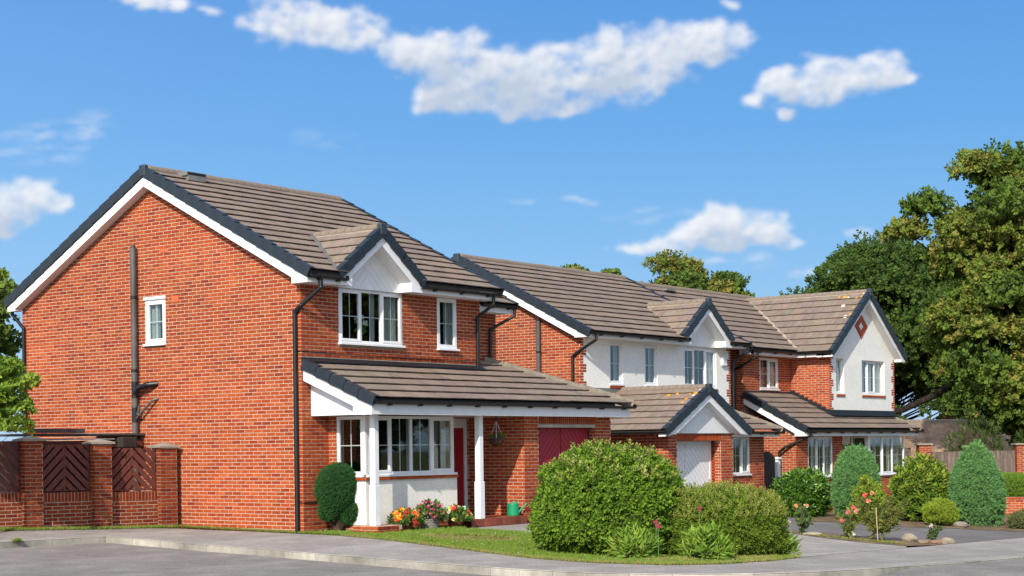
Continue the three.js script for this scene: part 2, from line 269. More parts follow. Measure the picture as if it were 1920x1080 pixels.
function brickRows(parent, f, w0, w1, v0, v1, opt = {}) {
  const r = rng(brickSeed++ * 101 + 7), holes = opt.holes || [], top = opt.top, j = BR.joint;
  const c0 = Math.floor((v0 - (opt.datum ?? 0)) / BR.C + 1e-6), c1 = Math.ceil((v1 - (opt.datum ?? 0)) / BR.C - 1e-6);
  for (let c = c0; c < c1; c++) {
    let y0 = (opt.datum ?? 0) + c * BR.C, y1 = y0 + BR.C - j; y0 = Math.max(y0, v0); y1 = Math.min(y1, v1); if (y1 - y0 < .02) continue;
    let free = [[w0 + .003, w1 - .003]];
    for (const h of holes) if (y1 > h.v0 + .02 && y0 < h.v1 - .02) free = free.flatMap(([a, b]) => (h.u1 <= a || h.u0 >= b ? [[a, b]] : [[a, h.u0 - .002], [h.u1 + .002, b]].filter(([p, q]) => q - p > .03)));
    const start = w0 + ((c + (opt.odd ? 1 : 0)) & 1 ? -BR.L / 2 : 0) + (opt.shift || 0);
    for (let k = -2; ; k++) {
      const a0 = start + k * BR.L; if (a0 > w1) break;
      for (const [p, q] of free) {
        let a = Math.max(a0, p), b = Math.min(a0 + BR.L - j, q); if (b - a < .035) continue;
        if (top) { while (b - a > .03 && top(a) < y1 - .01) a += .02; while (b - a > .03 && top(b) < y1 - .01) b -= .02; if (b - a < .035) continue; }
        layBrick(parent, f, a, b, y0, y1, r, opt);
      }
    }
  }
}
function soldierRow(parent, f, u0, u1, v0, v1, opt = {}) { const r = rng(brickSeed++ * 77 + 3), n = Math.round((u1 - u0) / BR.C), s = (u1 - u0) / n; for (let i = 0; i < n; i++) layBrick(parent, f, u0 + i * s + .006, u0 + (i + 1) * s - .006, v0, v1 - .006, r, opt); }
// a wall: a solid mortar-coloured leaf with openings cut through it and, unless rendered, bricks bedded on its face
function wall(root, f, pts, opt = {}) {
  const holes = opt.holes || [], T = opt.thick ?? .2;
  const holePts = holes.filter((h) => !h.virtual).map((h) => [[h.u0, h.v0], [h.u0, h.v1], [h.u1, h.v1], [h.u1, h.v0]]);
  const ulo = Math.min(...pts.map((p) => p[0])), uhi = Math.max(...pts.map((p) => p[0])), core = opt.bricks === false ? pts : pts.map(([u, v]) => [u === ulo ? u + .014 : u === uhi ? u - .014 : u, v]);
  const m = mesh(opt.name || 'wall', exF(f, core, -T, -.007, holePts), opt.mat || M.mortar, root);
  if (opt.bricks !== false) { const us = pts.map((p) => p[0]), vs = pts.map((p) => p[1]); brickRows(m, f, opt.b0 ?? Math.min(...us), opt.b1 ?? Math.max(...us), opt.v0 ?? Math.min(...vs), Math.max(...vs), opt); }
  return m;
}
// ---------------------------------------------------------------- roofs
const tileTones = [[0.3003, 0.236, 0.1921], [0.3071, 0.241, 0.1971], [0.2941, 0.231, 0.1883], [0.3015, 0.236, 0.1921], [0.3157, 0.2484, 0.2028], [0.2861, 0.2254, 0.1851]];
const TG = .388, TW = .375, TL = .47;
function tileGeometry(poly, s0, tone, seed, k = 1) {      // poly: [u, s] corners; s0: where its lower edge would be
  const r = rng(seed * 131 + tone), T = tileTones[tone], ou = r() * 4, ov = r() * 4, pos = [], nor = [], uv = [], col = [];
  const hi = (s) => lerp(.060, .012, (s - s0) / TL), lo = (s) => hi(s) - .017;
  const c = T.map((t) => t * k * (.95 + .1 * r()));
  const tri = (a, b, d) => { const n = V(...b).sub(V(...a)).cross(V(...d).sub(V(...a))).normalize(); for (const w of [a, b, d]) { pos.push(...w); nor.push(n.x, n.y, n.z); uv.push(w[0] + ou, w[1] + ov + w[2]); col.push(...c); } };
  const t = poly.map(([u, s]) => [u, s, hi(s)]), q = poly.map(([u, s]) => [u, s, lo(s)]);
  for (let i = 1; i < t.length - 1; i++) tri(t[0], t[i], t[i + 1]);
  for (let i = 0; i < t.length; i++) { const j = (i + 1) % t.length; tri(q[i], q[j], t[j]); tri(q[i], t[j], t[i]); }
  const g = new THREE.BufferGeometry(); g.setAttribute('position', new THREE.Float32BufferAttribute(pos, 3)); g.setAttribute('normal', new THREE.Float32BufferAttribute(nor, 3)); g.setAttribute('uv', new THREE.Float32BufferAttribute(uv, 2)); g.setAttribute('color', new THREE.Float32BufferAttribute(col, 3)); return g;
}
function clipPoly(poly, [a, b, c]) {      // keep a*u + b*s + c >= 0
  const out = []; for (let i = 0; i < poly.length; i++) { const p = poly[i], q = poly[(i + 1) % poly.length], dp = a * p[0] + b * p[1] + c, dq = a * q[0] + b * q[1] + c; if (dp >= 0) out.push(p); if (dp * dq < 0) { const t = dp / (dp - dq); out.push([lerp(p[0], q[0], t), lerp(p[1], q[1], t)]); } } return out;
}
let tileSeed = 1;
function slope(root, part, A, U, S, W, L, opt = {}) {     // A: eave corner, U: along the eave, S: up the slope; tiles W wide, L up
  const N = U.clone().cross(S).normalize(), r = rng(tileSeed++ * 53 + 5), rows = Math.ceil(L / TG - .05), g = L / rows, basis = new THREE.Matrix4().makeBasis(U, S, N), k = opt.tone ?? 1;
  for (let j = 0; j < rows; j++) {
    const off = (j & 1 ? -TW / 2 : 0) + (opt.shift || 0);
    for (let i = 0; ; i++) {
      const a = off + i * TW; if (a >= W) break;
      let u0 = Math.max(a, 0), u1 = Math.min(a + TW - .005, W); if (u1 - u0 < .03) continue;
      const s0 = j * g, s1 = Math.min(s0 + TL, L + .02), tone = Math.floor(r() * 6), v = Math.floor(r() * 5), lift = (r() - .5) * .006;
      let poly = [[u0, s0], [u1, s0], [u1, s1], [u0, s1]], cut = false;
      for (const h of opt.clip || []) { if (poly.some((p) => h[0] * p[0] + h[1] * p[1] + h[2] < 0)) { cut = true; poly = clipPoly(poly, h); } }
      if (poly.length < 3) continue;
      if (opt.skip && opt.skip(A.clone().addScaledVector(U, (u0 + u1) / 2).addScaledVector(S, (s0 + Math.min(s1, s0 + g)) / 2))) continue;
      let geo, m;
      const origin = A.clone().addScaledVector(N, lift);
      if (cut) { let area = 0; poly.forEach((p, q) => { const n = poly[(q + 1) % poly.length]; area += p[0] * n[1] - n[0] * p[1]; }); if (area < .02) continue; geo = tileGeometry(poly, s0, tone, v, k); m = basis.clone().setPosition(origin); }
      else { const w = u1 - u0, l = s1 - s0; geo = sharedGeo(`t${w.toFixed(3)}_${l.toFixed(3)}_${tone}_${v}_${k}`, () => tileGeometry([[0, 0], [w, 0], [w, l], [0, l]], 0, tone, v, k)); m = basis.clone().setPosition(origin.addScaledVector(U, u0).addScaledVector(S, s0)); }
      addPiece(part, 'tile', geo, M.tile, m);
    }
  }
}
// verge caps: a row of dark clip-on units from a (low) to b (high); out: direction away from the roof
function vergeCaps(part, a, b, out, h = .2, up = null) {
  const S = b.clone().sub(a), L = S.length(); S.normalize(); const N = out.clone().cross(S); if (N.y < 0) N.negate();
  const n = Math.max(2, Math.round(L / .388)), g = L / n, Ox = out.clone();
  const mk = () => { const list = [new THREE.BoxGeometry(g + .035, h, .045).translate(0, -h / 2 + .03, 0), new THREE.BoxGeometry(g + .035, .022, .13).translate(0, .022, -.06)]; return mergeGeometries(list.map((q) => prep(q))); };
  const geo = mk(), basis = new THREE.Matrix4().makeBasis(S, N, S.clone().cross(N));
  if (S.clone().cross(N).dot(out) < 0) { geo.scale(1, 1, -1); flip(geo); }
  geo.rotateZ(-.05);
  for (let i = 0; i < n; i++) { const m = new THREE.Mesh(geo, M.verge); m.name = 'verge_cap'; m.castShadow = m.receiveShadow = true; const p = a.clone().addScaledVector(S, (i + .5) * g).addScaledVector(N, .03).sub(part.at); m.applyMatrix4(basis.clone().setPosition(p)); part.add(m); }
}
function ridgeTiles(part, a, b, opt = {}) {
  const d = b.clone().sub(a), L = d.length(), n = Math.max(1, Math.round(L / .46)), g = L / n; d.normalize();
  const r = opt.r ?? .115, geo = prep(new THREE.CylinderGeometry(r, r, g - .012, 9, 1, false, -Math.PI * .58, Math.PI * 1.16).rotateX(Math.PI / 2)); // axis along z, arc up
  geo.rotateZ(Math.PI); const side = d.clone().cross(Y).normalize().negate(), up = d.clone().cross(side).normalize(); if (up.y < 0) up.negate();
  const basis = new THREE.Matrix4().makeBasis(up.clone().cross(d), up, d);
  for (let i = 0; i < n; i++) { const m = new THREE.Mesh(geo, opt.mat || M.ridge); m.name = 'ridge_tile'; m.castShadow = m.receiveShadow = true; m.applyMatrix4(basis.clone().setPosition(a.clone().addScaledVector(d, (i + .5) * g).addScaledVector(up, (opt.lift ?? -.03) + (hash2(i, L * 10) - .5) * .012).sub(part.at))); part.add(m); }
  mesh('ridge_bedding', [rod(a.clone().addScaledVector(up, -.055), b.clone().addScaledVector(up, -.055), r * 1.02, 8)], M.ridgeMortar, part);
}
function gutter(root, a, b, opt = {}) {
  const d = b.clone().sub(a), L = d.length(); d.normalize(); const r = .058, pts = [];
  for (let i = 0; i <= 8; i++) { const t = Math.PI + Math.PI * i / 8; pts.push([Math.cos(t) * r, Math.sin(t) * r]); } for (let i = 8; i >= 0; i--) { const t = Math.PI + Math.PI * i / 8; pts.push([Math.cos(t) * (r - .006), Math.sin(t) * (r - .006)]); }
  const side = Y.clone().cross(d).normalize(), basis = new THREE.Matrix4().makeBasis(side, Y, side.clone().cross(Y)), list = [];
  const zdir = side.clone().cross(Y), sgn = zdir.dot(d) > 0 ? 1 : -1;
  const g = extrude(pts, L).translate(0, 0, sgn > 0 ? 0 : -L).applyMatrix4(basis.clone().setPosition(a)); list.push(g);
  for (const e of [a, b]) list.push(new THREE.CylinderGeometry(r, r, .012, 12, 1, false, Math.PI / 2, Math.PI).rotateX(Math.PI / 2).applyMatrix4(basis.clone().setPosition(e)));
  const m = mesh('gutter', list, M.black, root), back = opt.back || side, n = Math.max(2, Math.round(L / .9)), br = [];
  for (let i = 0; i < n; i++) { const p = a.clone().addScaledVector(d, (i + .5) * L / n); br.push(new THREE.BoxGeometry(.16, .03, .034).applyMatrix4(basis.clone().setPosition(p.clone().addScaledVector(back, .02).add(V(0, -.068, 0))))); }
  mesh('gutter_bracket', br, M.black, m); return m;
}
function downpipe(root, pts, r = .036) { const m = mesh('downpipe', pipe(pts, r), M.black, root); return m; }

// ---------------------------------------------------------------- windows
// lights: [{ w: share of the width, sash: opening light }]; the frame sits in the opening u0..u1, v0..v1 of frame f
function windowUnit(root, f, u0, u1, v0, v1, lights, opt = {}) {
  const set = opt.set ?? -.03, F = opt.fw ?? .055, d0 = set - .06, list = [], W = u1 - u0;
  list.push(fbox(f, u0, u1, v1 - F, v1, d0, set, .006), fbox(f, u0, u1, v0, v0 + F, d0, set, .006), fbox(f, u0, u0 + F, v0 + F - .004, v1 - F + .004, d0, set - .002, .006), fbox(f, u1 - F, u1, v0 + F - .004, v1 - F + .004, d0, set - .002, .006));
  const tot = lights.reduce((s, l) => s + l.w, 0), inner = W - 2 * F - (lights.length - 1) * F; let u = u0 + F; const cells = [];
  lights.forEach((l, i) => { const w = inner * l.w / tot; cells.push([u, u + w, l]); u += w; if (i < lights.length - 1) { list.push(fbox(f, u, u + F, v0 + F - .003, v1 - F + .003, d0, set - .003, .006)); u += F; } });
  const win = mesh('window', list, M.white, root);
  if (opt.label) win.userData.label = opt.label;
  for (const [a, b, l] of cells) {
    let p0 = a - .004, p1 = b + .004, q0 = v0 + F - .004, q1 = v1 - F + .004, gz = set - .035;
    if (l.sash) { const s = .05, o = .012, e = set + .012; mesh('sash', [fbox(f, a - o, b + o, q1 - s + o, q1 + o, set - .05, e, .006), fbox(f, a - o, b + o, q0 - o, q0 + s - o, set - .05, e, .006), fbox(f, a - o, a - o + s, q0 + s - o - .003, q1 - s + o + .003, set - .05, e - .002, .006), fbox(f, b + o - s, b + o, q0 + s - o - .003, q1 - s + o + .003, set - .05, e - .002, .006)], M.white, win); p0 = a - o + s - .004; p1 = b + o - s + .004; q0 += s - o - .004; q1 -= s - o - .004; gz = set - .02; }
    mesh('pane', fbox(f, p0, p1, q0, q1, gz - .004, gz), M.glass, win);
    if (opt.bars !== false) { const t = .009, um = (p0 + p1) / 2, vm = (q0 + q1) / 2 + (opt.barShift ?? 0), bars = [fbox(f, p0, p1, vm - t, vm + t, gz - .016, gz - .006)]; if (!l.novert) bars.push(fbox(f, um - t, um + t, q0, q1, gz - .0155, gz - .0065)); mesh('glazing_bar', bars, M.white, win); }
  }
  if (opt.sill !== false) mesh('sill', fbox(f, u0 - .02, u1 + .02, v0 - .045, v0 + .003, set - .02, set + .075, .008), M.white, win);
  if (opt.brickSill) { const r = rng(Math.round(u0 * 100)), s = mesh('brick_sill', fbox(f, u0 - .04, u1 + .04, v0 - .115, v0 - .047, -.05, .025), M.mortar, win); const n = Math.round((u1 - u0 + .06) / .23), st = (u1 - u0 + .07) / n; for (let i = 0; i < n; i++) layBrick(s, f, u0 - .035 + i * st, u0 - .035 + (i + 1) * st - .01, v0 - .112, v0 - .05, r, { n: .036 }); }
  // the room behind: four sides and a back, open to the window
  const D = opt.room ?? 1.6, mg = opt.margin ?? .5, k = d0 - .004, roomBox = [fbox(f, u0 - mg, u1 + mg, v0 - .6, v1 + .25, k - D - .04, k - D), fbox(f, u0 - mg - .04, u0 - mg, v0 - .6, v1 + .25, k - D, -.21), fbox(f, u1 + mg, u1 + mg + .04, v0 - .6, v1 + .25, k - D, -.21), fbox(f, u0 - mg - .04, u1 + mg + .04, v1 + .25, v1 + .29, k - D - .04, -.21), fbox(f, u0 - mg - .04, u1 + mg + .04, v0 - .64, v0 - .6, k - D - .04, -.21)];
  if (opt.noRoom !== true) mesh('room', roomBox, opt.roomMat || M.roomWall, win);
  for (const c of opt.curtains || []) {
    const n = Math.max(8, Math.round((c.u1 - c.u0) / .022)), pos = [], top = v1 - .01, bot = v0 + .02, kk = d0 - .05;
    const P = (i) => { const t = i / n; return [lerp(c.u0, c.u1, t), kk + .022 * Math.sin(t * n * .75 + c.u0 * 9)]; };
    for (let i = 0; i < n; i++) { const [a, na] = P(i), [b, nb] = P(i + 1); const A = inFrame(f, a, bot, na), B = inFrame(f, b, bot, nb), C = inFrame(f, b, top, nb), E = inFrame(f, a, top, na); for (const q of [A, B, C, A, C, E]) pos.push(q.x, q.y, q.z); }
    const g = new THREE.BufferGeometry(); g.setAttribute('position', new THREE.Float32BufferAttribute(pos, 3)); g.computeVertexNormals(); mesh('curtain', g, c.mat || M.curtain, win);
  }
  return win;
}
const hole = (u0, u1, v0, v1) => ({ u0, u1, v0, v1 });
// ---------------------------------------------------------------- shared house pieces
const slopeDir = (k, dir) => dir.clone().multiplyScalar(1).addScaledVector(Y, k).normalize();
function extrudeDeck(zs, yTop, k, zr, x0, x1, t = .07) { const p = zs.map((z) => [z, yTop - k * Math.abs(z - zr)]); return exZY([...p, ...p.slice().reverse().map(([z, y]) => [z, y - t])], x0, x1); }
// pitched roof with its ridge along x; ef / eb: z of the front and back eave edges
function pitchedRoof(root, { x0, x1, zr, yr, k, ef, eb, tone, label, shift, ridgeMat, clip, cut, cutZ = 0 }) {     // cut: the gablet that breaks through the eave
  const decks = cut ? [extrudeDeck([ef - .02, zr, eb + .02], yr, k, zr, x0 + .01, cut.cx - cut.half + .16), extrudeDeck([cutZ, zr, eb + .02], yr, k, zr, cut.cx - cut.half + .16, cut.cx + cut.half - .16), extrudeDeck([ef - .02, zr, eb + .02], yr, k, zr, cut.cx + cut.half - .16, x1 - .01)] : [extrudeDeck([ef - .02, zr, eb + .02], yr, k, zr, x0 + .01, x1 - .01)];
  const skip = cut && ((p) => Math.abs(p.x - cut.cx) < cut.half && p.z > cut.zBack && cut.yTop - (cut.yTop - cut.yEave) / cut.half * Math.abs(p.x - cut.cx) > p.y + .10);
  const roof = mesh('roof', decks, M.deck, root); if (label) roof.userData.label = label;
  const S = slopeDir(k, V(0, 0, -1)), L = Math.hypot(ef - zr, k * (ef - zr));
  slope(root, roof, V(x0, yr - k * (ef - zr), ef), X.clone(), S, x1 - x0, L, { tone, shift, clip, skip });
  mesh('back_slope', exZY([[zr, yr + .03], [zr, yr + .002], [eb, yr - k * (zr - eb) + .002], [eb, yr - k * (zr - eb) + .03]], x0, x1), M.ridge, roof);
  ridgeTiles(roof, V(x0 + .1, yr + .02, zr), V(x1 - .06, yr + .02, zr), { mat: ridgeMat });
  return roof;
}
function gableEnd(root, roof, { xw, zr, yr, k, ef, eb, foot, wf, wb }) {
  const a = xw - .22, b = xw - .19, top = (z) => yr - .17 - k * Math.abs(z - zr), bot = (z) => top(z) - .19;
  for (const [e, w, s] of [[ef - .07, wf - .03, 1], [eb + .07, wb + .03, -1]]) {
    mesh('bargeboard', exZY([[zr, top(zr)], [e, top(e)], [e, foot], [w, foot], [w, bot(w)], [zr, bot(zr)]], a, b), M.white, root);
    mesh('soffit', exZY([[zr, bot(zr) + .004], [w, bot(w) + .004], [w, bot(w) + .03], [zr, bot(zr) + .03]], b, xw), M.soffit, root);
    mesh('eave_box', exZY([[e - s * .004, top(e) - .01], [e - s * .004, foot + .003], [w + s * .003, foot + .003], [w + s * .003, bot(w)]], b, xw + .02), M.white, root);
  }
  vergeCaps(roof, V(xw - .235, yr - k * (ef - zr), ef), V(xw - .235, yr + .01, zr), V(-1, 0, 0));
  vergeCaps(roof, V(xw - .235, yr - k * (zr - eb), eb), V(xw - .235, yr + .01, zr), V(-1, 0, 0));
  mesh('ridge_end', [box(xw - .268, xw - .15, yr - .16, yr + .10, zr - .1, zr + .1, .03)], M.verge, roof);
}
// boards running at 45 degrees inside an outline [u, v], each board a piece
function diagonalBoards(part, f, outline, pitch, dir, n0, n1, mat, name = 'board', gap = .010) {
  const c = Math.SQRT1_2, a = dir > 0 ? -c : c, b = c, vals = outline.map((p) => a * p[0] + b * p[1]), lo = Math.min(...vals), hi = Math.max(...vals);
  for (let t = lo; t < hi; t += pitch) {
    let p = clipPoly(clipPoly(outline, [a, b, -(t + gap / 2)]), [-a, -b, t + pitch - gap / 2]); if (p.length < 3) continue;
    let ar = 0; p.forEach((q, i) => { const w = p[(i + 1) % p.length]; ar += q[0] * w[1] - w[0] * q[1]; }); if (Math.abs(ar) < .004) continue;
    mesh(name, exF(f, p, n0, n1), mat, part);
  }
}
// small front gable with its ridge along z, breaking through an eave
function gablet(root, roof, o) {       // cx, half, yTop, yEave, zf (verge plane), zBack, zp (panel plane), foot (y), panelBottom
  const { cx, half, yTop, yEave, zf, zBack, zp, foot } = o, k = (yTop - yEave) / half, g = mesh('gablet_roof', exXY([[cx - half, yEave - .01], [cx, yTop - .01], [cx + half, yEave - .01], [cx + half, yEave - .07], [cx, yTop - .07], [cx - half, yEave - .07]], zBack, zf - .02), M.deck, root);
  const L = Math.hypot(half, half * k);
  slope(root, g, V(cx - half, yEave, zBack), Z.clone(), V(1, k, 0).normalize(), zf - zBack, L, { tone: o.tone });
  slope(root, g, V(cx + half, yEave, zf), V(0, 0, -1), V(-1, k, 0).normalize(), zf - zBack, L, { tone: o.tone });
  vergeCaps(g, V(cx - half, yEave, zf + .01), V(cx, yTop + .01, zf + .01), V(0, 0, 1));
  vergeCaps(g, V(cx + half, yEave, zf + .01), V(cx, yTop + .01, zf + .01), V(0, 0, 1));
  ridgeTiles(g, V(cx, yTop + .02, zBack + .1), V(cx, yTop + .02, zf - .06), { mat: o.ridgeMat });
  mesh('ridge_end', box(cx - .1, cx + .1, yTop - .14, yTop + .11, zf - .08, zf + .05, .03), M.verge, g);
  const top = (x) => yTop - .15 - k * Math.abs(x - cx), bot = (x) => top(x) - (o.bw ?? .2), e = half - .05, w = half - (o.footW ?? .42);
  for (const s of [-1, 1]) {
    const xe = cx + s * e, xw = cx + s * w;
    const pts = [[cx, top(cx)], [xe, top(xe)], [xe, foot], [xw, foot], [xw, bot(xw)], [cx, bot(cx)]];
    mesh('bargeboard', exXY(pts, zf - .05, zf - .02), M.white, root);
    mesh('soffit', exXY([[cx, bot(cx) + .004], [xw, bot(xw) + .004], [xw, bot(xw) + .03], [cx, bot(cx) + .03]], zp, zf - .05), M.soffit, root);
    mesh('eave_box', exXY([[xe - s * .004, top(xe) - .02], [xe - s * .004, foot + .003], [xw + s * .003, foot + .003], [xw + s * .003, bot(xw)]], zp - .02, zf - .05), M.white, root);
  }
  const pb = o.panelBottom, xw = w + .02, f = frameAt(V(0, 0, zp), X), out = [[cx - xw, pb], [cx + xw, pb], [cx + xw, Math.max(pb, bot(cx + xw) + .02)], [cx, bot(cx) + .02], [cx - xw, Math.max(pb, bot(cx + xw) + .02)]];
  const panel = mesh('gable_panel', exF(f, out, -.06, -.012), M.white, root);
  if (o.boards !== false) { const L0 = clipPoly(out, [-1, 0, cx]), R0 = clipPoly(out, [1, 0, -cx]); diagonalBoards(panel, f, L0, .13, 1, -.02, 0, M.whiteWood, 'board', .0035); diagonalBoards(panel, f, R0, .13, -1, -.02, 0, M.whiteWood, 'board', .0035); }
  return g;
}
// a lead valley strip between two points lying on a roof
function valleyStrip(part, a, b, width, n, mat = M.lead) { const d = b.clone().sub(a).normalize(), s = d.clone().cross(n).normalize().multiplyScalar(width / 2), h = n.clone().multiplyScalar(.012), q = [a.clone().add(s), b.clone().add(s), b.clone().sub(s), a.clone().sub(s)], t = q.map((p) => p.clone().add(h)), pos = []; const face = (A, B, C, D) => { for (const p of [A, B, C, A, C, D]) pos.push(p.x, p.y, p.z); }; face(t[0], t[3], t[2], t[1]); face(q[0], q[1], q[2], q[3]); for (let i = 0; i < 4; i++) face(q[i], q[(i + 1) % 4], t[(i + 1) % 4], t[i]); const g = new THREE.BufferGeometry(); g.setAttribute('position', new THREE.Float32BufferAttribute(pos, 3)); g.computeVertexNormals(); return mesh('valley_strip', g, mat, part); }
function roofVent(part, p, k) { mesh('roof_vent', [box(p.x - .28, p.x + .28, p.y, p.y + .09, p.z - .22, p.z + .18, .01), box(p.x - .24, p.x + .24, p.y - .10, p.y + .01, p.z - .12, p.z + .2)], M.lead, part); mesh('vent_slot', box(p.x - .25, p.x + .25, p.y + .01, p.y + .075, p.z + .18, p.z + .186), M.black, part); }

// ---------------------------------------------------------------- house with the large gable wall
const H1 = thing('brick_house', '', 'house', [2.8, 0, -4.5], 'houses in the row');
H1.userData.label = 'red brick house with grey soil pipe on its gable wall and red garage door';
{
  const R = H1, zr = -4.45, yr = 7.70, k = .513, ef = .47, eb = -9.37, G = frameAt(V(0, 0, -9.05), Z), F = frameAt(V(0, 0, 0), X);
  // walls
  const gw = hole(4.34, 5.0, 3.975, 4.93);
  wall(R, G, [[0, -.3], [9.05, -.3], [9.05, 5.14], [4.6, 7.46], [0, 5.14]], { holes: [gw], v0: -.075, top: (u) => 7.40 - k * Math.abs(u - 4.6), odd: 1 });
  const w1 = hole(1.08, 3.02, 3.84, 4.95), w2 = hole(4.18, 4.84, 3.84, 4.95);
  wall(R, F, [[.0, -.3], [5.68, -.3], [5.68, 5.1], [0, 5.1]], { holes: [w1, w2, hole(3.62, 5.24, 0, 2.32), hole(.96, 3.34, 1.05, 2.31), { u0: .74, u1: 5.7, v0: -1, v1: 3.42, virtual: true }], v0: -.075, thick: .2 });
  mesh('wall', [box(5.48, 5.67, 0, 5.1, -8.9, -.21), box(.21, 5.47, 0, 5.1, -9.05, -8.86)], M.mortar, R);
  mesh('ceiling', box(.02, 5.66, 4.985, 5.03, -8.8, -.21), M.room, R);
  const SB = frameAt(V(0, 0, -.6), X);
  wall(R, SB, [[5.7, -.2], [7.02, -.2], [7.02, 4.78], [5.7, 4.78]], { v0: 3.0 });
  mesh('wall', [box(6.84, 7.015, 0, 5.3, -6.5, -.81)], M.mortar, R);
  // main roof
  const gab = { cx: 1.95, half: 1.31, yTop: 6.20, yEave: 5.20, zf: .45, zBack: -1.55, zp: .07, foot: 4.955, panelBottom: 4.955, footW: .40 };
  const roof = pitchedRoof(R, { x0: -.2, x1: 5.90, zr, yr, k, ef, eb, cut: gab });
  gableEnd(R, roof, { xw: 0, zr, yr, k, ef, eb, foot: 4.95, wf: 0, wb: -9.05 });
  vergeCaps(roof, V(5.92, yr - k * (ef - zr), ef), V(5.92, yr + .01, zr), X);
  roofVent(roof, V(.92, 7.64, -4.22), k);
  // lower roof of the set-back bay beside it
  { const z0 = -.13, y0 = 4.96, L = 3.2, r2 = mesh('roof', exZY([[z0 - .02, y0], [z0 - L, y0 + k * L], [z0 - L, y0 + k * L - .07], [z0 - .02, y0 - .07]], 5.93, 7.2), M.deck, R); slope(R, r2, V(5.93, y0, z0), X.clone(), slopeDir(k, V(0, 0, -1)), 1.28, L * Math.hypot(1, k)); vergeCaps(r2, V(7.23, y0, z0), V(7.23, y0 + k * L, z0 - L), X); }
  mesh('fascia', [box(5.72, 7.14, 4.76, 4.93, -.22, -.19)], M.white, R); mesh('soffit', box(5.72, 7.14, 4.762, 4.782, -.6, -.222), M.soffit, R);
  gutter(R, V(5.95, 4.93, -.13), V(7.24, 4.93, -.13), { back: V(0, 0, -1) });
  downpipe(R, [V(7.13, 4.9, -.13), V(7.13, 4.72, -.13), V(6.72, 4.40, -.53), V(6.72, 3.4, -.55)]);
  // front eave
  mesh('fascia', [box(-.186, .72, 4.955, 5.12, .372, .40)], M.white, R); mesh('fascia', [box(3.18, 5.80, 4.955, 5.12, .372, .40)], M.white, R);
  mesh('soffit', [box(.004, .72, 4.958, 4.976, .012, .372), box(3.18, 5.80, 4.958, 4.976, .012, .372)], M.soffit, R);
  gutter(R, V(-.2, 5.09, .462), V(.86, 5.09, .462), { back: V(0, 0, -1) });
  gutter(R, V(3.14, 5.09, .462), V(5.86, 5.09, .462), { back: V(0, 0, -1) });
  gutter(R, V(-.2, 5.09, -9.36), V(5.86, 5.09, -9.36), { back: V(0, 0, 1) });
  downpipe(R, [V(.1, 5.06, .46), V(.1, 4.86, .46), V(-.045, 4.52, .05), V(-.06, 4.4, -.115), V(-.06, .02, -.115)], .046);
  downpipe(R, [V(5.62, 5.06, .46), V(5.62, 4.86, .44), V(5.52, 4.58, .06), V(5.52, 3.35, .055)], .038);
  downpipe(R, [V(-.06, 5.02, -9.34), V(-.06, 4.9, -9.34), V(-.055, 4.55, -8.93), V(-.055, .1, -8.93)], .04);
  // gablet over the bedroom window
  gablet(R, roof, gab);
  { const n = V(0, 1, k).normalize(), on = (x, z) => V(x, yr - k * (z - zr), z).addScaledVector(n, .045); valleyStrip(roof, on(.66, .38), on(1.83, -1.45), .13, n); }
  // windows
  windowUnit(R, G, gw.u0, gw.u1, gw.v0, gw.v1, [{ w: 1 }], { set: -.008, fw: .11, sill: true, roomMat: M.roomWall, curtains: [{ u0: 4.4, u1: 4.67, mat: M.curtainGrey }] });
  mesh('window_head', fbox(G, gw.u0 - .03, gw.u1 + .02, gw.v1 - .005, gw.v1 + .06, -.01, .03, .006), M.white, R);
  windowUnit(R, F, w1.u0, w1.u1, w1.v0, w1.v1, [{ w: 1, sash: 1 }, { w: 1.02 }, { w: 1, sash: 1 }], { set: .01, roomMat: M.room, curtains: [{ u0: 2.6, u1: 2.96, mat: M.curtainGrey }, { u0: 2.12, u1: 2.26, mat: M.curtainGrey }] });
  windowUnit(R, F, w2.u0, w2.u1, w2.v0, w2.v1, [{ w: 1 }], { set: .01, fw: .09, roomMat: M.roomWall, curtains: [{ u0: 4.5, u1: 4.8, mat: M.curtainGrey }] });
  mesh('sill_brick', [fbox(F, 1.06, 3.05, 3.76, 3.80, -.01, .012)], M.ridgeMortar, R);
  // flower vase in the bedroom window, seen through the glass
  { const fr = [], gr = [], r = rng(5); for (const [x, y] of [[1.88, 4.34], [2.1, 4.30], [1.99, 4.42]]) for (let i = 0; i < 14; i++) fr.push(ball(V(x + (r() - .5) * .12, y + (r() - .5) * .09, -.22 + (r() - .5) * .06), .028, 6)); for (let i = 0; i < 16; i++) gr.push(ball(V(1.98 + (r() - .5) * .34, 4.22 + (r() - .5) * .3, -.24), .035, 5)); gr.push(rod(V(1.98, 3.9, -.24), V(1.98, 4.2, -.24), .04, 8)); const v = mesh('flower_bouquet', fr, std(lin(.75, .75, .70), .8), null, { base: [1.98, 3.9, -.24] }); tag(v, 'white flowers in a vase on the bedroom window sill, seen through the glass', 'flowers'); mesh('stem', gr, std(lin(.09, .2, .03), .8), v); }
  // lean-to roof over bay, porch and garage
  const lk = .415, le = 1.93, ly = 2.62, LX1 = 9.02;
  const lean = mesh('lean_to_roof', [exZY([[le - .02, ly], [-.58, ly + lk * (le + .58)], [-.58, ly + lk * (le + .58) - .06], [le - .02, ly - .06]], .02, 6.5), exZY([[le - .02, ly], [.0, ly + lk * le], [0, ly + lk * le - .06], [le - .02, ly - .06]], 6.5, 7.1), exZY([[le - .02, ly], [le - .75, ly + lk * .75], [le - .75, ly + lk * .75 - .06], [le - .02, ly - .06]], 7.1, 8.25)], M.deck, R);
  const LL = (le + .58) * Math.hypot(1, lk), hk = 1 / Math.hypot(1, lk);
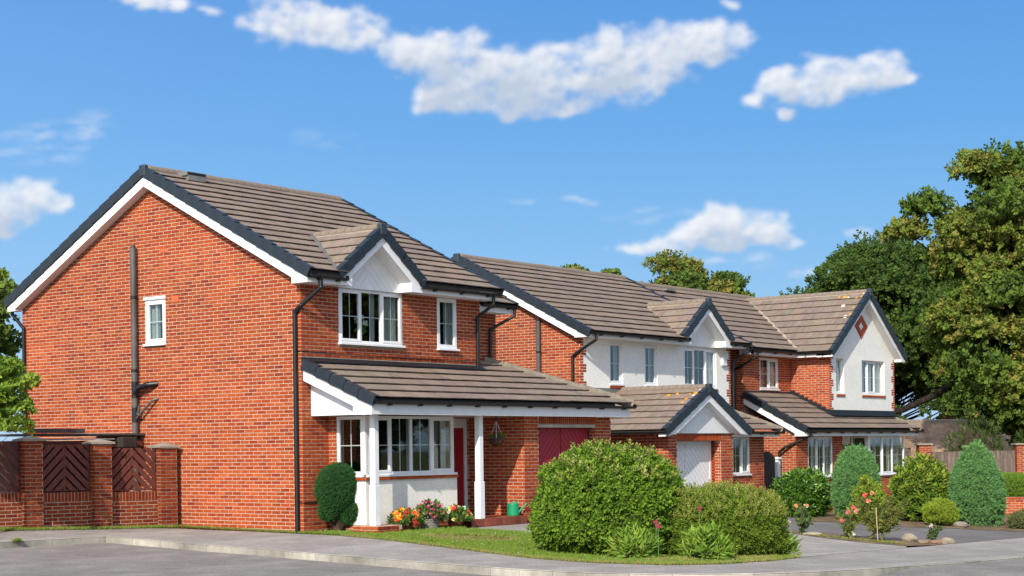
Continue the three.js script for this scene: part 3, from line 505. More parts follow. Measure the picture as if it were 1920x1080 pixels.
  slope(R, lean, V(.02, ly, le), X.clone(), slopeDir(lk, V(0, 0, -1)), LX1 - .02, LL, { clip: [[-1, -hk, LX1 - .02], [0, -1, LL]] });
  slope(R, lean, V(LX1, ly, le), V(0, 0, -1), V(-1, lk, 0).normalize(), le + .58, LL, { clip: [[1, -hk, 0]] });
  { const hp = (t) => V(LX1 - t, ly + lk * t + .05, le - t); ridgeTiles(lean, hp(.02), hp(2.5), { r: .10, lift: -.03, mat: M.ridgeMortar }); }
  vergeCaps(lean, V(-.005, ly, le), V(-.005, ly + lk * (le - .05), .05), V(-1, 0, 0), .2);
  mesh('flashing', [box(-.01, 5.68, 3.40, 3.50, .002, .02), exZY([[0, 3.46], [0, 3.44], [.20, 3.36], [.20, 3.38]].map(([z, y]) => [z, y + .035]), .06, 5.66)], M.flashing, R);
  mesh('flashing_pointing', box(0, 5.67, 3.5, 3.514, .002, .014), M.ridgeMortar, R);
  mesh('fascia', box(.05, 8.93, 2.325, 2.53, 1.815, 1.85), M.white, R);
  mesh('fascia', box(8.90, 8.93, 2.327, 2.53, -.5, 1.813), M.white, R);
  mesh('soffit', box(.26, 8.9, 2.34, 2.36, .0, 1.813), M.soffit, R);
  { const b0 = (z) => ly + lk * (le - z) - .16; mesh('bargeboard', exZY([[1.85, b0(1.85)], [1.85, 2.32], [1.36, 2.32], [1.36, b0(1.36) - .20], [.02, b0(.02) - .22], [.02, b0(.02)]], .02, .05), M.white, R); mesh('eave_box', exZY([[1.846, b0(1.85) - .01], [1.846, 2.323], [1.363, 2.323], [1.363, b0(1.36) - .19]], .05, .25), M.white, R);
    mesh('side_panel', exZY([[.004, 2.33], [1.83, 2.33], [1.83, b0(1.83) - .02], [.004, b0(0) - .02]], .25, .275), M.white, R); mesh('soffit', exZY([[.02, b0(.02) - .215], [1.36, b0(1.36) - .195], [1.36, b0(1.36) - .17], [.02, b0(.02) - .19]], .05, .25), M.soffit, R); }
  gutter(R, V(.02, 2.575, 1.915), V(9.06, 2.575, 1.915), { back: V(0, 0, -1) });
  // bay window
  const BS = frameAt(V(.72, 0, 0), Z), BF = frameAt(V(0, 0, 1.02), X);
  wall(R, BS, [[.004, -.2], [.23, -.2], [.23, 2.33], [.004, 2.33]], { v0: -.075, thick: .12 }); wall(R, BS, [[.232, -.2], [1.0, -.2], [1.0, .14], [.232, .14]], { v0: -.075 });
  wall(R, BF, [[.74, -.2], [3.55, -.2], [3.55, .14], [.74, .14]], { v0: -.075 });
  mesh('render_panel', [fbox(BS, .24, 1.002, .15, 1.035, -.2, .005), fbox(BF, .725, 3.56, .143, 1.035, -.18, .0)], M.renderBay, R);
  mesh('wall', box(3.36, 3.545, .15, 2.33, -.1, .83), M.mortar, R);
  { const s = mesh('brick_sill', [fbox(BS, .24, 1.05, 1.037, 1.09, -.1, .03), fbox(BF, .71, 3.58, 1.037, 1.09, -.1, .03)], M.mortar, R), r = rng(99); for (let i = 0; i < 12; i++) layBrick(s, BF, .69 + i * .2405, .69 + (i + 1) * .2405 - .01, 1.035, 1.092, r, { n: .05 }); for (let i = 0; i < 3; i++) layBrick(s, BS, .26 + i * .26, .26 + (i + 1) * .26 - .01, 1.035, 1.092, r, { n: .05 }); }
  windowUnit(R, BS, .22, .94, 1.14, 2.32, [{ w: 1 }], { set: -.02, noRoom: true, fw: .07 });
  windowUnit(R, BF, .78, 3.5, 1.14, 2.32, [{ w: .7, sash: 1 }, { w: .62 }, { w: .62 }, { w: .7, sash: 1 }], { set: -.02, noRoom: true, curtains: [{ u0: 2.10, u1: 2.30, mat: M.curtainGrey }, { u0: 3.18, u1: 3.36, mat: M.curtain }] });
  mesh('bay_corner_post', box(.722, .80, 1.14, 2.33, .93, 1.018, .01), M.white, R);
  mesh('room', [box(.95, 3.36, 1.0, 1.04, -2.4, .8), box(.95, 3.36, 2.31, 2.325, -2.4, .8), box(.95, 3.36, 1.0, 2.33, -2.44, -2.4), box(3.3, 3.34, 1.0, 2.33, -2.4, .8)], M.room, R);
  mesh('blind', box(.96, .975, 1.3, 2.3, .06, .2), M.curtain, R);
  mesh('box_on_sill', box(1.1, 1.3, 1.14, 1.3, .78, .86, .01), std(lin(.5, .42, .3), .8), R);
  // porch: posts, step, door
  { const pier = mesh('pier', box(.30, 1.0, -.1, .155, 1.05, 1.72), M.mortar, R), r = rng(31), PF = frameAt(V(0, 0, 1.728), X), PS = frameAt(V(.292, 0, 0), Z); for (let c = 0; c < 2; c++) { for (let i = 0; i < 3; i++) layBrick(pier, PF, .3 + i * .235 - (c ? .1 : 0) + (i || !c ? 0 : .1), .3 + (i + 1) * .235 - (c ? .1 : 0) - .01, .01 + c * .075, .07 + c * .075, r, { n: .002, scale: .9 }); for (let i = 0; i < 3; i++) layBrick(pier, PS, 1.06 + i * .222, 1.06 + (i + 1) * .222 - .01, .01 + c * .075, .07 + c * .075, r, { n: .002 }); } }
  for (const [x, z] of [[.46, 1.5], [3.66, 1.55]]) mesh('porch_post', [box(x - .068, x + .068, .95, 2.34, z - .068, z + .068, .018), box(x - .08, x + .08, .157, .95, z - .08, z + .08, .012)], M.whiteWood, R);
  const step = mesh('porch_step', box(3.57, 5.235, -.2, .135, -.12, 1.60), std(lin(.30, .075, .04), .8, { map: texPatch }), R), tileMat = [std(lin(.36, .085, .045), .6, { map: texPatch }), std(lin(.31, .07, .04), .6, { map: texPatch }), std(lin(.40, .10, .055), .6, { map: texPatch })];
  for (let i = 0; i < 9; i++) { mesh('step_tile', box(3.30 + i * .212, 3.30 + (i + 1) * .212 - .008, .0, .155, 1.60, 1.625, .004), tileMat[i % 3], step); for (let j = 0; j < 7; j++) mesh('step_tile', box(3.30 + i * .212, 3.30 + (i + 1) * .212 - .008, .135, .165, 1.61 - (j + 1) * .24, 1.61 - j * .24 - .008, .003), tileMat[(i + j * 2) % 3], step); }
  mesh('door_frame', [box(4.72, 5.22, 2.1, 2.31, -.12, -.06), box(5.13, 5.22, .16, 2.1, -.12, -.05, .005), box(3.6, 4.72, .16, 2.31, -.14, -.07)], M.white, R);
  const door = mesh('front_door', box(4.30, 5.13, .17, 2.1, -.13, -.08, .005), M.redDoor, R); mesh('door_panel', [box(4.42, 4.70, .4, 1.0, -.082, -.07, .008), box(4.76, 5.04, .4, 1.0, -.082, -.07, .008), box(4.42, 4.70, 1.2, 1.95, -.082, -.07, .008), box(4.76, 5.04, 1.2, 1.95, -.082, -.07, .008)], M.redDoor, door); mesh('door_handle', rod(V(4.36, 1.1, -.05), V(4.46, 1.1, -.05), .012, 8), M.metal, door);
  mesh('door_mat', box(4.3, 5.1, .167, .19, .1, .5, .004), M.black, R);
  // garage
  const GL = frameAt(V(5.24, 0, -.3), Z), GF = frameAt(V(0, 0, 1.55), X), gd = hole(5.76, 7.97, -.2, 2.16);
  wall(R, GL, [[0, -.2], [1.85, -.2], [1.85, 2.34], [0, 2.34]], { v0: -.075, odd: 1 });
  const gwall = wall(R, GF, [[5.24, -.3], [8.59, -.3], [8.59, 2.34], [5.24, 2.34]], { v0: -.15, holes: [gd, { u0: 5.76, u1: 7.97, v0: 2.1, v1: 2.4, virtual: true }] });
  soldierRow(gwall, GF, 5.77, 7.97, 2.165, 2.335);
  mesh('lintel', fbox(GF, 5.7, 7.99, 2.085, 2.155, -.16, -.02), M.concrete, R);
  mesh('wall', box(8.39, 8.585, -.3, 2.34, -.6, 1.34), M.mortar, R);
  { const GR = frameAt(V(7.966, 0, 1.35), Z); brickRows(gwall, GR, 0, .195, -.15, 2.08, { n: .004 }); }
  const gdoor = mesh('garage_door', fbox(GF, 5.74, 7.96, -.2, 2.09, -.26, -.225), M.garageRed, R);
  diagonalBoards(gdoor, GF, [[5.78, -.1], [6.84, -.1], [6.84, 2.07], [5.78, 2.07]], .115, 1, -.224, -.208, M.garageRed);
  diagonalBoards(gdoor, GF, [[6.87, -.1], [7.93, -.1], [7.93, 2.07], [6.87, 2.07]], .115, -1, -.224, -.208, M.garageRed);
  // pipes and cables on the walls
  const px = -.11, pz = -4.95, soil = mesh('soil_pipe', pipe([V(px, .05, pz), V(px, 6.06, pz)], .062, 14), M.greyPipe, R);
  mesh('pipe_cap', [rod(V(px, 6.05, pz), V(px, 6.13, pz), .056, 14, .05)], std(lin(.06, .035, .03), .6), soil);
  mesh('pipe_collar', [5.0, 3.42, 2.86, 2.42, 1.98].flatMap((y) => [rod(V(px, y - .03, pz), V(px, y + .03, pz), .072, 14), box(px, 0, y - .015, y + .015, pz - .015, pz + .015)]), M.black, soil);
  mesh('pipe_branch', [...pipe([V(px, 2.9, pz), V(px - .02, 3.04, pz + .16), V(px - .01, 3.10, pz + .44), V(.02, 3.12, pz + .62)], .062, 12), rod(V(px, 2.86, pz), V(px, 3.18, pz), .068, 14), rod(V(px, 2.30, pz), V(px, 2.62, pz), .068, 14)], M.black, soil);
  mesh('waste_pipe', [...pipe([V(px, 2.34, pz), V(px - .02, 2.46, pz + .16), V(px + .02, 2.76, pz + .55), V(.0, 2.80, pz + .64)], .026, 8), ...pipe([V(px - .02, 2.46, pz + .1), V(px - .02, 2.66, pz + .18)], .026, 8)], M.greyPipe, soil);
  mesh('cable', [...pipe([V(.0, 3.62, .012), V(1.4, 3.60, .012), V(3.2, 3.585, .012), V(5.5, 3.60, .012)], .008, 5), ...pipe([V(-.012, 3.62, 0), V(-.012, 3.62, -.2), V(-.012, 1.0, -.21), V(-.012, .62, -.19), V(-.012, .60, 0)], .008, 5), ...pipe([V(0, .6, .012), V(.45, .62, .012)], .012, 5)], M.black, R);
  mesh('air_brick', fbox(G, 5.2, 5.43, 4.84, 4.97, -.01, .003), std(lin(.48, .12, .05), .9), R); mesh('air_brick', fbox(G, 4.86, 5.08, 5.92, 6.0, -.01, .003), std(lin(.48, .12, .05), .9), R);
  flushPieces(R);
}
// quoins: brick toothing at the end of a rendered wall; dir +1: teeth grow towards +u
function quoins(part, f, u, dir, v0, v1, phase = 0) { const r = rng(Math.round(u * 50 + v0 * 10) + 9); let i = 0; for (let v = v0; v < v1 - .02; v += BR.C, i++) { const big = (Math.floor(i / 3) + phase) % 2 === 0, w = big ? .255 : .1275, a = dir > 0 ? u + .003 : u - w, b = dir > 0 ? u + w : u - .003; layBrick(part, f, a, b - (dir > 0 ? .004 : 0), v, Math.min(v + BR.C - BR.joint, v1), r, { n: .004 }); if (big && r() < .6) { /* one stretcher */ } } }
// a rendered wall with openings, bare of bricks
const rendered = (root, f, pts, holes, mat = M.render) => { const m = mesh('rendered_wall', exF(f, pts, -.2, 0, holes.map((h) => [[h.u0, h.v0], [h.u0, h.v1], [h.u1, h.v1], [h.u1, h.v0]])), mat, root); return m; };

// ---------------------------------------------------------------- middle house: rendered first floor, white garage door
const H2 = thing('brick_house', 'brick house with white rendered upper floor and white garage door under a small gable', 'house', [16, -.45, -5.5], 'houses in the row');
{
  const R = H2, x2 = 11.85, z2 = -1.6, zr = -5.57, yr = 6.90, k = .513, ef = z2 + .47, eb = -10.0, xe = 19.58, G = frameAt(V(x2, 0, -9.54), Z), F = frameAt(V(0, 0, z2), X), B = -.45;
  const gl = -z2 - 0, zw = 7.94; // gable length
  wall(R, G, [[0, -.9], [zw, -.9], [zw, 4.6], [3.97, 6.66], [0, 4.6]], { v0: 1.4, datum: B, top: (u) => 6.60 - k * Math.abs(u - 3.97), odd: 1 });
  const wa = hole(13.19, 13.82, 3.32, 4.44), wb = hole(14.90, 15.55, 3.32, 4.44), wc = hole(16.92, 18.74, 3.32, 4.44);
  const rw = rendered(R, F, [[x2 + .03, 2.0], [xe - .03, 2.0], [xe - .03, 4.6], [x2 + .03, 4.6]], [wa, wb, wc]);
  quoins(rw, F, x2, 1, 2.25, 4.5); quoins(rw, F, xe, -1, 1.5, 4.5, 1);
  mesh('wall', [box(xe - .19, xe - .006, -.9, 4.6, -9.5, z2 - .21), box(x2 + .21, xe - .2, -.9, 4.6, -9.54, -9.35), box(x2 + .03, xe - .03, -.9, 1.99, z2 - .2, z2 - .02)], M.mortar, R);
  mesh('ceiling', box(x2 + .02, xe - .02, 4.53, 4.57, -9.3, z2 - .21), M.room, R);
  const gab = { cx: 17.62, half: 1.36, yTop: 5.76, yEave: 4.72, zf: z2 + .45, zBack: -3.3, zp: z2 + .07, foot: 4.49, panelBottom: 4.49, footW: .40, tone: .97 };
  const roof = pitchedRoof(R, { x0: x2 - .2, x1: 19.95, zr, yr, k, ef, eb, cut: gab, cutZ: z2, ridgeMat: M.ridge, tone: .97 });
  gableEnd(R, roof, { xw: x2, zr, yr, k, ef, eb, foot: 4.49, wf: z2, wb: -9.54 });
  vergeCaps(roof, V(19.97, yr - k * (ef - zr), ef), V(19.97, yr + .01, zr), X, .12);
  const gl2 = gablet(R, roof, gab);
  { const n = V(0, 1, k).normalize(), on = (x, z) => V(x, yr - k * (z - zr), z).addScaledVector(n, .045); valleyStrip(roof, on(16.3, z2 + .36), on(17.5, -3.2), .07, n, M.ridgeMortar); }
  mesh('fascia', [box(x2 - .186, 16.36, 4.495, 4.65, z2 + .372, z2 + .40)], M.white, R); mesh('fascia', [box(18.9, 19.86, 4.495, 4.65, z2 + .372, z2 + .40)], M.white, R);
  mesh('soffit', box(x2 + .004, 16.36, 4.498, 4.515, z2 + .004, z2 + .372), M.soffit, R); mesh('soffit', box(18.9, 19.86, 4.498, 4.515, z2 + .004, z2 + .372), M.soffit, R);
  gutter(R, V(x2 - .2, 4.62, ef - .005), V(16.52, 4.62, ef - .005), { back: V(0, 0, -1) }); gutter(R, V(18.86, 4.62, ef - .005), V(19.92, 4.62, ef - .005), { back: V(0, 0, -1) });
  downpipe(R, [V(x2 + .05, 4.6, ef), V(x2 + .05, 4.42, ef), V(x2 - .05, 4.1, z2 - .1), V(x2 - .055, 4.0, z2 - .22), V(x2 - .055, 1.8, z2 - .22)], .038);
  downpipe(R, [V(19.8, 4.6, ef), V(19.8, 4.42, ef), V(19.62, 4.12, z2 + .06), V(19.62, 2.2, z2 + .06)], .038);
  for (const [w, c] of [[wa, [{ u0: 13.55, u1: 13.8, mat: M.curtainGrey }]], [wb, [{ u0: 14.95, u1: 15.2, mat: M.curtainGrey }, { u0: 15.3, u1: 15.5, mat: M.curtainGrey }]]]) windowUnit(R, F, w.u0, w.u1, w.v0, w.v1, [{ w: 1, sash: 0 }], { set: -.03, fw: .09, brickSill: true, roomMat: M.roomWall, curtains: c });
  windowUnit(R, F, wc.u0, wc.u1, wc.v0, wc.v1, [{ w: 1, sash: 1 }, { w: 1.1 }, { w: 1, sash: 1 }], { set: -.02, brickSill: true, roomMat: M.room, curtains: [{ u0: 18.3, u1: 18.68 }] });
  mesh('alarm_box', box(19.0, 19.26, 3.98, 4.26, z2 + .002, z2 + .08, .02), M.white, R);
  const soil = mesh('soil_pipe', pipe([V(x2 - .1, 1.2, -2.9), V(x2 - .1, 5.02, -2.9)], .06, 14), M.greyPipe, R); mesh('pipe_collar', [rod(V(x2 - .1, 5.0, -2.9), V(x2 - .1, 5.06, -2.9), .064, 12)], M.black, soil); mesh('pipe_collar', [rod(V(x2 - .1, 4.15, -2.9), V(x2 - .1, 4.2, -2.9), .07, 12)], M.black, soil);
  // garage with its own gable to the road
  const cx = 13.62, gz = .95, gx0 = 12.03, gx1 = 15.25, half = 2.13, yT = 3.13, yE = 2.02, gk = (yT - yE) / half;
  const GL = frameAt(V(gx0, 0, z2), Z), GF = frameAt(V(0, 0, gz), X), gd = hole(12.44, 14.62, -.6, 1.76);
  wall(R, GL, [[0, -.8], [2.55, -.8], [2.55, 2.0], [0, 2.0]], { v0: -.5, datum: B });
  const gw = wall(R, GF, [[gx0, -.8], [gx1, -.8], [gx1, 1.95], [gx0, 1.95]], { v0: -.5, datum: B, holes: [gd, { u0: 12.40, u1: 14.62, v0: 1.7, v1: 2.1, virtual: true }] });
  soldierRow(gw, GF, 12.41, 14.62, 1.762, 1.95);
  brickRows(gw, frameAt(V(14.616, 0, .62), Z), 0, .315, -.5, 1.74, { datum: B });
  mesh('wall', box(gx1 - .19, gx1 - .01, -.8, 1.99, z2, gz - .21), M.mortar, R);
  { const GR = frameAt(V(gx1, 0, gz), V(0, 0, -1)); }
  const gdoor = mesh('garage_door', fbox(GF, 12.42, 14.6, -.6, 1.755, -.36, -.33), M.white, R);
  mesh('door_frame', [fbox(GF, 12.42, 14.6, 1.68, 1.752, -.329, -.29), fbox(GF, 14.52, 14.6, -.6, 1.68, -.329, -.29), fbox(GF, 12.42, 12.5, -.6, 1.68, -.329, -.29)], M.white, gdoor);
  diagonalBoards(gdoor, GF, [[12.51, -.55], [13.27, -.55], [13.27, 1.67], [12.51, 1.67]], .13, 1, -.33, -.305, M.whiteWood, 'board', .014);
  diagonalBoards(gdoor, GF, [[13.30, -.55], [14.5, -.55], [14.5, 1.67], [13.30, 1.67]], .13, -1, -.33, -.305, M.whiteWood, 'board', .014);
  mesh('door_handle', [fbox(GF, 13.33, 13.40, .22, .42, -.305, -.285), fbox(GF, 13.33, 13.47, .38, .41, -.30, -.26)], M.black, gdoor);
  gablet(R, roof, { cx, half, yTop: yT, yEave: yE, zf: 1.22, zBack: z2 + .02, zp: .99, foot: 1.94, panelBottom: 1.955, footW: .48, bw: .2, ridgeMat: M.ridge, tone: .97 });
  mesh('wall', exXY([[cx - 1.55, 2.0], [cx + 1.55, 2.0], [cx, 2.85]], gz - .1, gz - .02), M.mortar, R);
  mesh('fascia', [box(11.60, 11.63, 1.94, 2.0, z2 + .02, 1.16)], M.white, R); mesh('soffit', [box(11.63, gx0 - .002, 1.943, 1.96, z2 + .02, 1.16)], M.soffit, R);
  gutter(R, V(11.52, 2.0, z2 + .03), V(11.52, 2.0, 1.2), { back: X });
  mesh('flashing', [box(cx - 1.9, cx + 1.5, 3.10, 3.20, z2 + .002, z2 + .016)], M.lead, R);
  // porch to the other side of the garage
  const zp = -.4, pw = hole(17.55, 18.54, .80, 1.86), PF = frameAt(V(0, 0, zp), X), pe = .03, pk = .50, py = 2.05;
  wall(R, PF, [[gx1, -.9], [19.38, -.9], [19.38, 1.98], [gx1, 1.98]], { v0: -.6, datum: B, holes: [pw] });
  windowUnit(R, PF, pw.u0, pw.u1, pw.v0, pw.v1, [{ w: 1.1 }, { w: .9, sash: 1 }], { set: -.02, roomMat: M.room, room: .9, curtains: [{ u0: 17.62, u1: 17.8 }, { u0: 18.36, u1: 18.5 }] });
  mesh('wall', box(19.2, 19.37, -.9, 2.0, z2, zp - .21), M.mortar, R);
  const prf = mesh('porch_roof', exZY([[pe - .02, py], [z2, py + pk * (pe - z2)], [z2, py + pk * (pe - z2) - .05], [pe - .02, py - .05]], 13.9, 18.1), M.deck, R), PL = (pe - z2) * Math.hypot(1, pk), hk = 1 / Math.hypot(1, pk);
  slope(R, prf, V(14.0, py, pe), X.clone(), slopeDir(pk, V(0, 0, -1)), 19.75 - 14.0, PL, { clip: [[-1, -hk, 5.75]], tone: .97 });
  slope(R, prf, V(19.75, py, pe), V(0, 0, -1), V(-1, pk, 0).normalize(), pe - z2, PL, { clip: [[1, -hk, 0]], tone: .97 });
  ridgeTiles(prf, V(19.73, py + .05, pe - .02), V(18.15, py + pk * 1.6 + .05, pe - 1.6), { r: .09, mat: M.ridgeMortar });
  mesh('fascia', [box(15.6, 19.68, 1.87, 2.02, pe - .10, pe - .075), box(19.655, 19.68, 1.872, 2.02, z2, pe - .102)], M.white, R); mesh('soffit', box(15.3, 19.65, 1.89, 1.905, zp + .002, pe - .102), M.soffit, R);
  gutter(R, V(15.5, 2.01, pe - .012), V(19.82, 2.01, pe - .012), { back: V(0, 0, -1) });
  flushPieces(R);
}
// ---------------------------------------------------------------- far house: cross wing with a rendered gable and a brick diamond
const H3 = thing('brick_house', 'brick house whose white rendered gable carries a red brick diamond', 'house', [26, -.8, -4], 'houses in the row');
{
  const R = H3, B = -.75, zm = -2.61, xL = 22.1, x3 = 25.2, xr = 30.08, z3 = -1.2, zr = -5.75, yr = 6.80, k = .60, ef = zm + .45, FM = frameAt(V(0, 0, zm), X), F = frameAt(V(0, 0, z3), X), cx = 27.62;
  // main block
  const yEm = yr - k * (ef - zr);
  const G = frameAt(V(xL, 0, -8.9), Z); wall(R, G, [[0, -1.2], [6.29, -1.2], [6.29, 4.6], [3.15, 6.5], [0, 4.6]], { v0: 1.2, datum: B, top: (u) => 6.45 - k * Math.abs(u - 3.15), odd: 1 });
  const wm = hole(23.14, 24.36, 3.42, 4.40);
  wall(R, FM, [[xL, -1.2], [x3 + .1, -1.2], [x3 + .1, 4.55], [xL, 4.55]], { v0: 3.1, datum: B, holes: [wm] });
  windowUnit(R, FM, wm.u0, wm.u1, wm.v0, wm.v1, [{ w: 1 }, { w: 1, sash: 1 }], { set: -.02, roomMat: M.room, curtains: [{ u0: 23.2, u1: 23.5, mat: M.curtain }, { u0: 23.85, u1: 24.3, mat: M.curtain }] });
  const roof = pitchedRoof(R, { x0: 20.5, x1: 28.4, zr, yr, k, ef, eb: -9.35, tone: .92, ridgeMat: M.ridge });
  mesh('wall', [box(20.6, 20.75, -1.2, 4.6, -8.9, -3.4), box(20.76, xL, -1.2, 4.55, -3.55, -3.4)], M.mortar, R);
  mesh('eave_box', [box(xL - .22, xL + .02, 4.46, 4.62, zm - .02, ef - .07, .004)], M.white, R);
  vergeCaps(roof, V(xL - .235, yr - k * (ef - zr), ef), V(xL - .235, yr - k * (ef - .75 - zr), ef - .75), V(-1, 0, 0));
  mesh('roof_vent', [box(21.95, 22.5, 6.66, 6.72, -5.62, -5.3, .01)], M.lead, roof);
  mesh('fascia', [box(xL - .186, x3 - .3, 4.465, 4.60, ef - .10, ef - .07)], M.white, R); mesh('soffit', box(xL, x3 - .3, 4.468, 4.486, zm + .004, ef - .1), M.soffit, R);
  gutter(R, V(xL - .2, 4.60, ef - .01), V(x3 - .32, 4.60, ef - .01), { back: V(0, 0, -1) });
  downpipe(R, [V(xL + .12, 4.58, ef), V(xL + .12, 4.42, ef), V(xL - .05, 4.12, zm - .02), V(xL - .055, 4.0, zm - .3), V(xL - .055, 1.5, zm - .3)], .04);
  // wing
  const WL = frameAt(V(x3, 0, zm), Z), half = 2.80, yT = 6.68, yE = 4.60, wk = (yT - yE) / half, wA = hole(25.66, 26.22, 3.30, 4.42), wB = hole(27.54, 29.28, 3.30, 4.42);
  wall(R, WL, [[0, 1.2], [1.41, 1.2], [1.41, 4.52], [0, 4.52]], { v0: 2.3, datum: B });
  const topAt = (x) => yT - .12 - wk * Math.abs(x - cx);
  const rw = rendered(R, F, [[x3 + .03, 1.6], [xr - .03, 1.6], [xr - .03, topAt(xr)], [cx, topAt(cx)], [x3 + .03, topAt(x3)]], [wA, wB]);
  quoins(rw, F, x3, 1, 2.6, 4.46); quoins(rw, F, xr, -1, 2.6, 4.5, 1);
  mesh('wall', [box(xr - .19, xr - .01, -1.2, 4.6, -8.9, z3 - .21), box(xL + .21, xr - .2, -1.2, 4.6, -8.9, -8.71)], M.mortar, R); mesh('ceiling', box(x3 + .1, xr - .02, 4.5, 4.54, -8.6, z3 - .22), M.room, R);
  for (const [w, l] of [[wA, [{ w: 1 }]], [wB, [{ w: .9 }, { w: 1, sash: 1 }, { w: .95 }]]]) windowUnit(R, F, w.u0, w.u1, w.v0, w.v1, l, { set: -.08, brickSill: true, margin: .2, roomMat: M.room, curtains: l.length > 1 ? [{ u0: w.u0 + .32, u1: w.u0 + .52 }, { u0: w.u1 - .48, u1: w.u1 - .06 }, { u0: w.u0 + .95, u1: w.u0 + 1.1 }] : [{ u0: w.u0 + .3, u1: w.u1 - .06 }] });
  { const dc = [27.52, 5.55], d = mesh('brick_diamond', exF(F, [[dc[0] - .49, dc[1]], [dc[0], dc[1] - .43], [dc[0] + .49, dc[1]], [dc[0], dc[1] + .43]], .002, .012, [[[dc[0] - .17, dc[1]], [dc[0], dc[1] + .15], [dc[0] + .17, dc[1]], [dc[0], dc[1] - .15]]]), std(lin(.42, .13, .08), .95, { map: texSpeckle }), R), r = rng(12);
    const w = .30, q = .43 / .49; for (const [sx, sy] of [[1, 1], [-1, 1], [1, -1], [-1, -1]]) for (let i = 0; i < 4; i++) { const t0 = i / 4 + .012, t1 = (i + 1) / 4 - .012, P = (t, s) => [dc[0] + sx * lerp(.49 - .02, .17 + .02, s) * (1 - t), dc[1] + sy * lerp(.43 - .018, .15 + .018, s) * t]; const pts = [P(t0, 0), P(t1, 0), P(t1, 1), P(t0, 1)]; const g = exF(F, pts, .012, .02); mesh('brick', g, std(lin(.36 + .08 * r(), .085 + .02 * r(), .05), .9), d); } }
  const wing = mesh('wing_roof', exXY([[cx - half, yE], [cx, yT], [cx + half, yE], [cx + half, yE - .06], [cx, yT - .06], [cx - half, yE - .06]], -6.2, z3 + .28), M.deck, R), WLn = Math.hypot(half, half * wk);
  slope(R, wing, V(cx - half, yE, -5.6), Z.clone(), V(1, wk, 0).normalize(), z3 + .3 + 5.6, WLn, { tone: .92, skip: (p) => yr - k * Math.abs(p.z - zr) > p.y + .12 && p.z < ef });
  slope(R, wing, V(cx + half, yE, z3 + .3), V(0, 0, -1), V(-1, wk, 0).normalize(), z3 + .3 + 5.6, WLn, { tone: .92 });
  vergeCaps(wing, V(cx - half, yE, z3 + .31), V(cx, yT + .01, z3 + .31), Z); vergeCaps(wing, V(cx + half, yE, z3 + .31), V(cx, yT + .01, z3 + .31), Z);
  ridgeTiles(wing, V(cx, yT + .02, -5.6), V(cx, yT + .02, z3 + .22), { mat: M.ridge });
  mesh('ridge_end', box(cx - .1, cx + .1, yT - .14, yT + .12, z3 + .2, z3 + .36, .03), M.verge, wing);
  { const top = (x) => yT - .14 - wk * Math.abs(x - cx), bot = (x) => top(x) - .19; for (const s of [-1, 1]) { const xe = cx + s * (half - .04), xw = cx + s * (half - .34); mesh('bargeboard', exXY([[cx, top(cx)], [xe, top(xe)], [xe, 4.43], [xw, 4.43], [xw, bot(xw)], [cx, bot(cx)]], z3 + .235, z3 + .265), M.white, R); mesh('soffit', exXY([[cx, bot(cx) + .004], [xw, bot(xw) + .004], [xw, bot(xw) + .03], [cx, bot(cx) + .03]], z3, z3 + .235), M.soffit, R); mesh('eave_box', exXY([[xe - s * .004, top(xe) - .01], [xe - s * .004, 4.433], [xw + s * .003, 4.433], [xw + s * .003, bot(xw)]], z3 - .3, z3 + .235), M.white, R); } }
  mesh('fascia', box(cx - half + .04, cx - half + .07, 4.45, 4.6, ef - .1, z3 - .3), M.white, R); mesh('soffit', box(cx - half + .07, x3 - .003, 4.453, 4.47, zm + .02, z3 - .3), M.soffit, R);
  gutter(R, V(cx - half - .02, 4.6, ef), V(cx - half - .02, 4.6, z3 + .26), { back: X });
  { // valley between the two roofs
    const vy = (x) => 0, pts = []; const zAt = (y) => zr + (yr - y) / k, xAt = (y) => cx - (yT - y) / wk; const n = V(-.3, 1, .35).normalize(); const a = V(xAt(4.72), 4.72, zAt(4.72)).addScaledVector(n, .05), b = V(xAt(6.6), 6.6, zAt(6.6)).addScaledVector(n, .05); valleyStrip(roof, a, b, .12, n, M.ridgeMortar); }
  // lean-to across the front
  const le = -.40, ly = 2.10, lk = (3.27 - ly) / (le - zm), lx0 = xL - .03, lx1 = 30.45, lean = mesh('lean_to_roof', [exZY([[le - .02, ly], [zm, 3.27], [zm, 3.21], [le - .02, ly - .06]], lx0 + .02, x3), exZY([[le - .02, ly], [z3, ly + lk * (le - z3)], [z3, ly + lk * (le - z3) - .06], [le - .02, ly - .06]], x3, 29.6)], M.deck, R), LL = (le - zm) * Math.hypot(1, lk), hk = 1 / Math.hypot(1, lk);
  slope(R, lean, V(lx0, ly, le), X.clone(), slopeDir(lk, V(0, 0, -1)), lx1 - lx0, LL, { clip: [[-1, -hk, lx1 - lx0]], tone: .92, skip: (p) => p.x > x3 + .1 && p.z < z3 - .2 });
  slope(R, lean, V(lx1, ly, le), V(0, 0, -1), V(-1, lk, 0).normalize(), le - z3, .8, { clip: [[1, -hk, 0]], tone: .92 });
  ridgeTiles(lean, V(lx1 - .02, ly + .05, le - .02), V(lx1 - .8, ly + lk * .8 + .05, le - .8), { r: .08, mat: M.ridgeMortar });
  vergeCaps(lean, V(lx0 - .03, ly, le), V(lx0 - .03, 3.25, zm + .04), V(-1, 0, 0), .18);
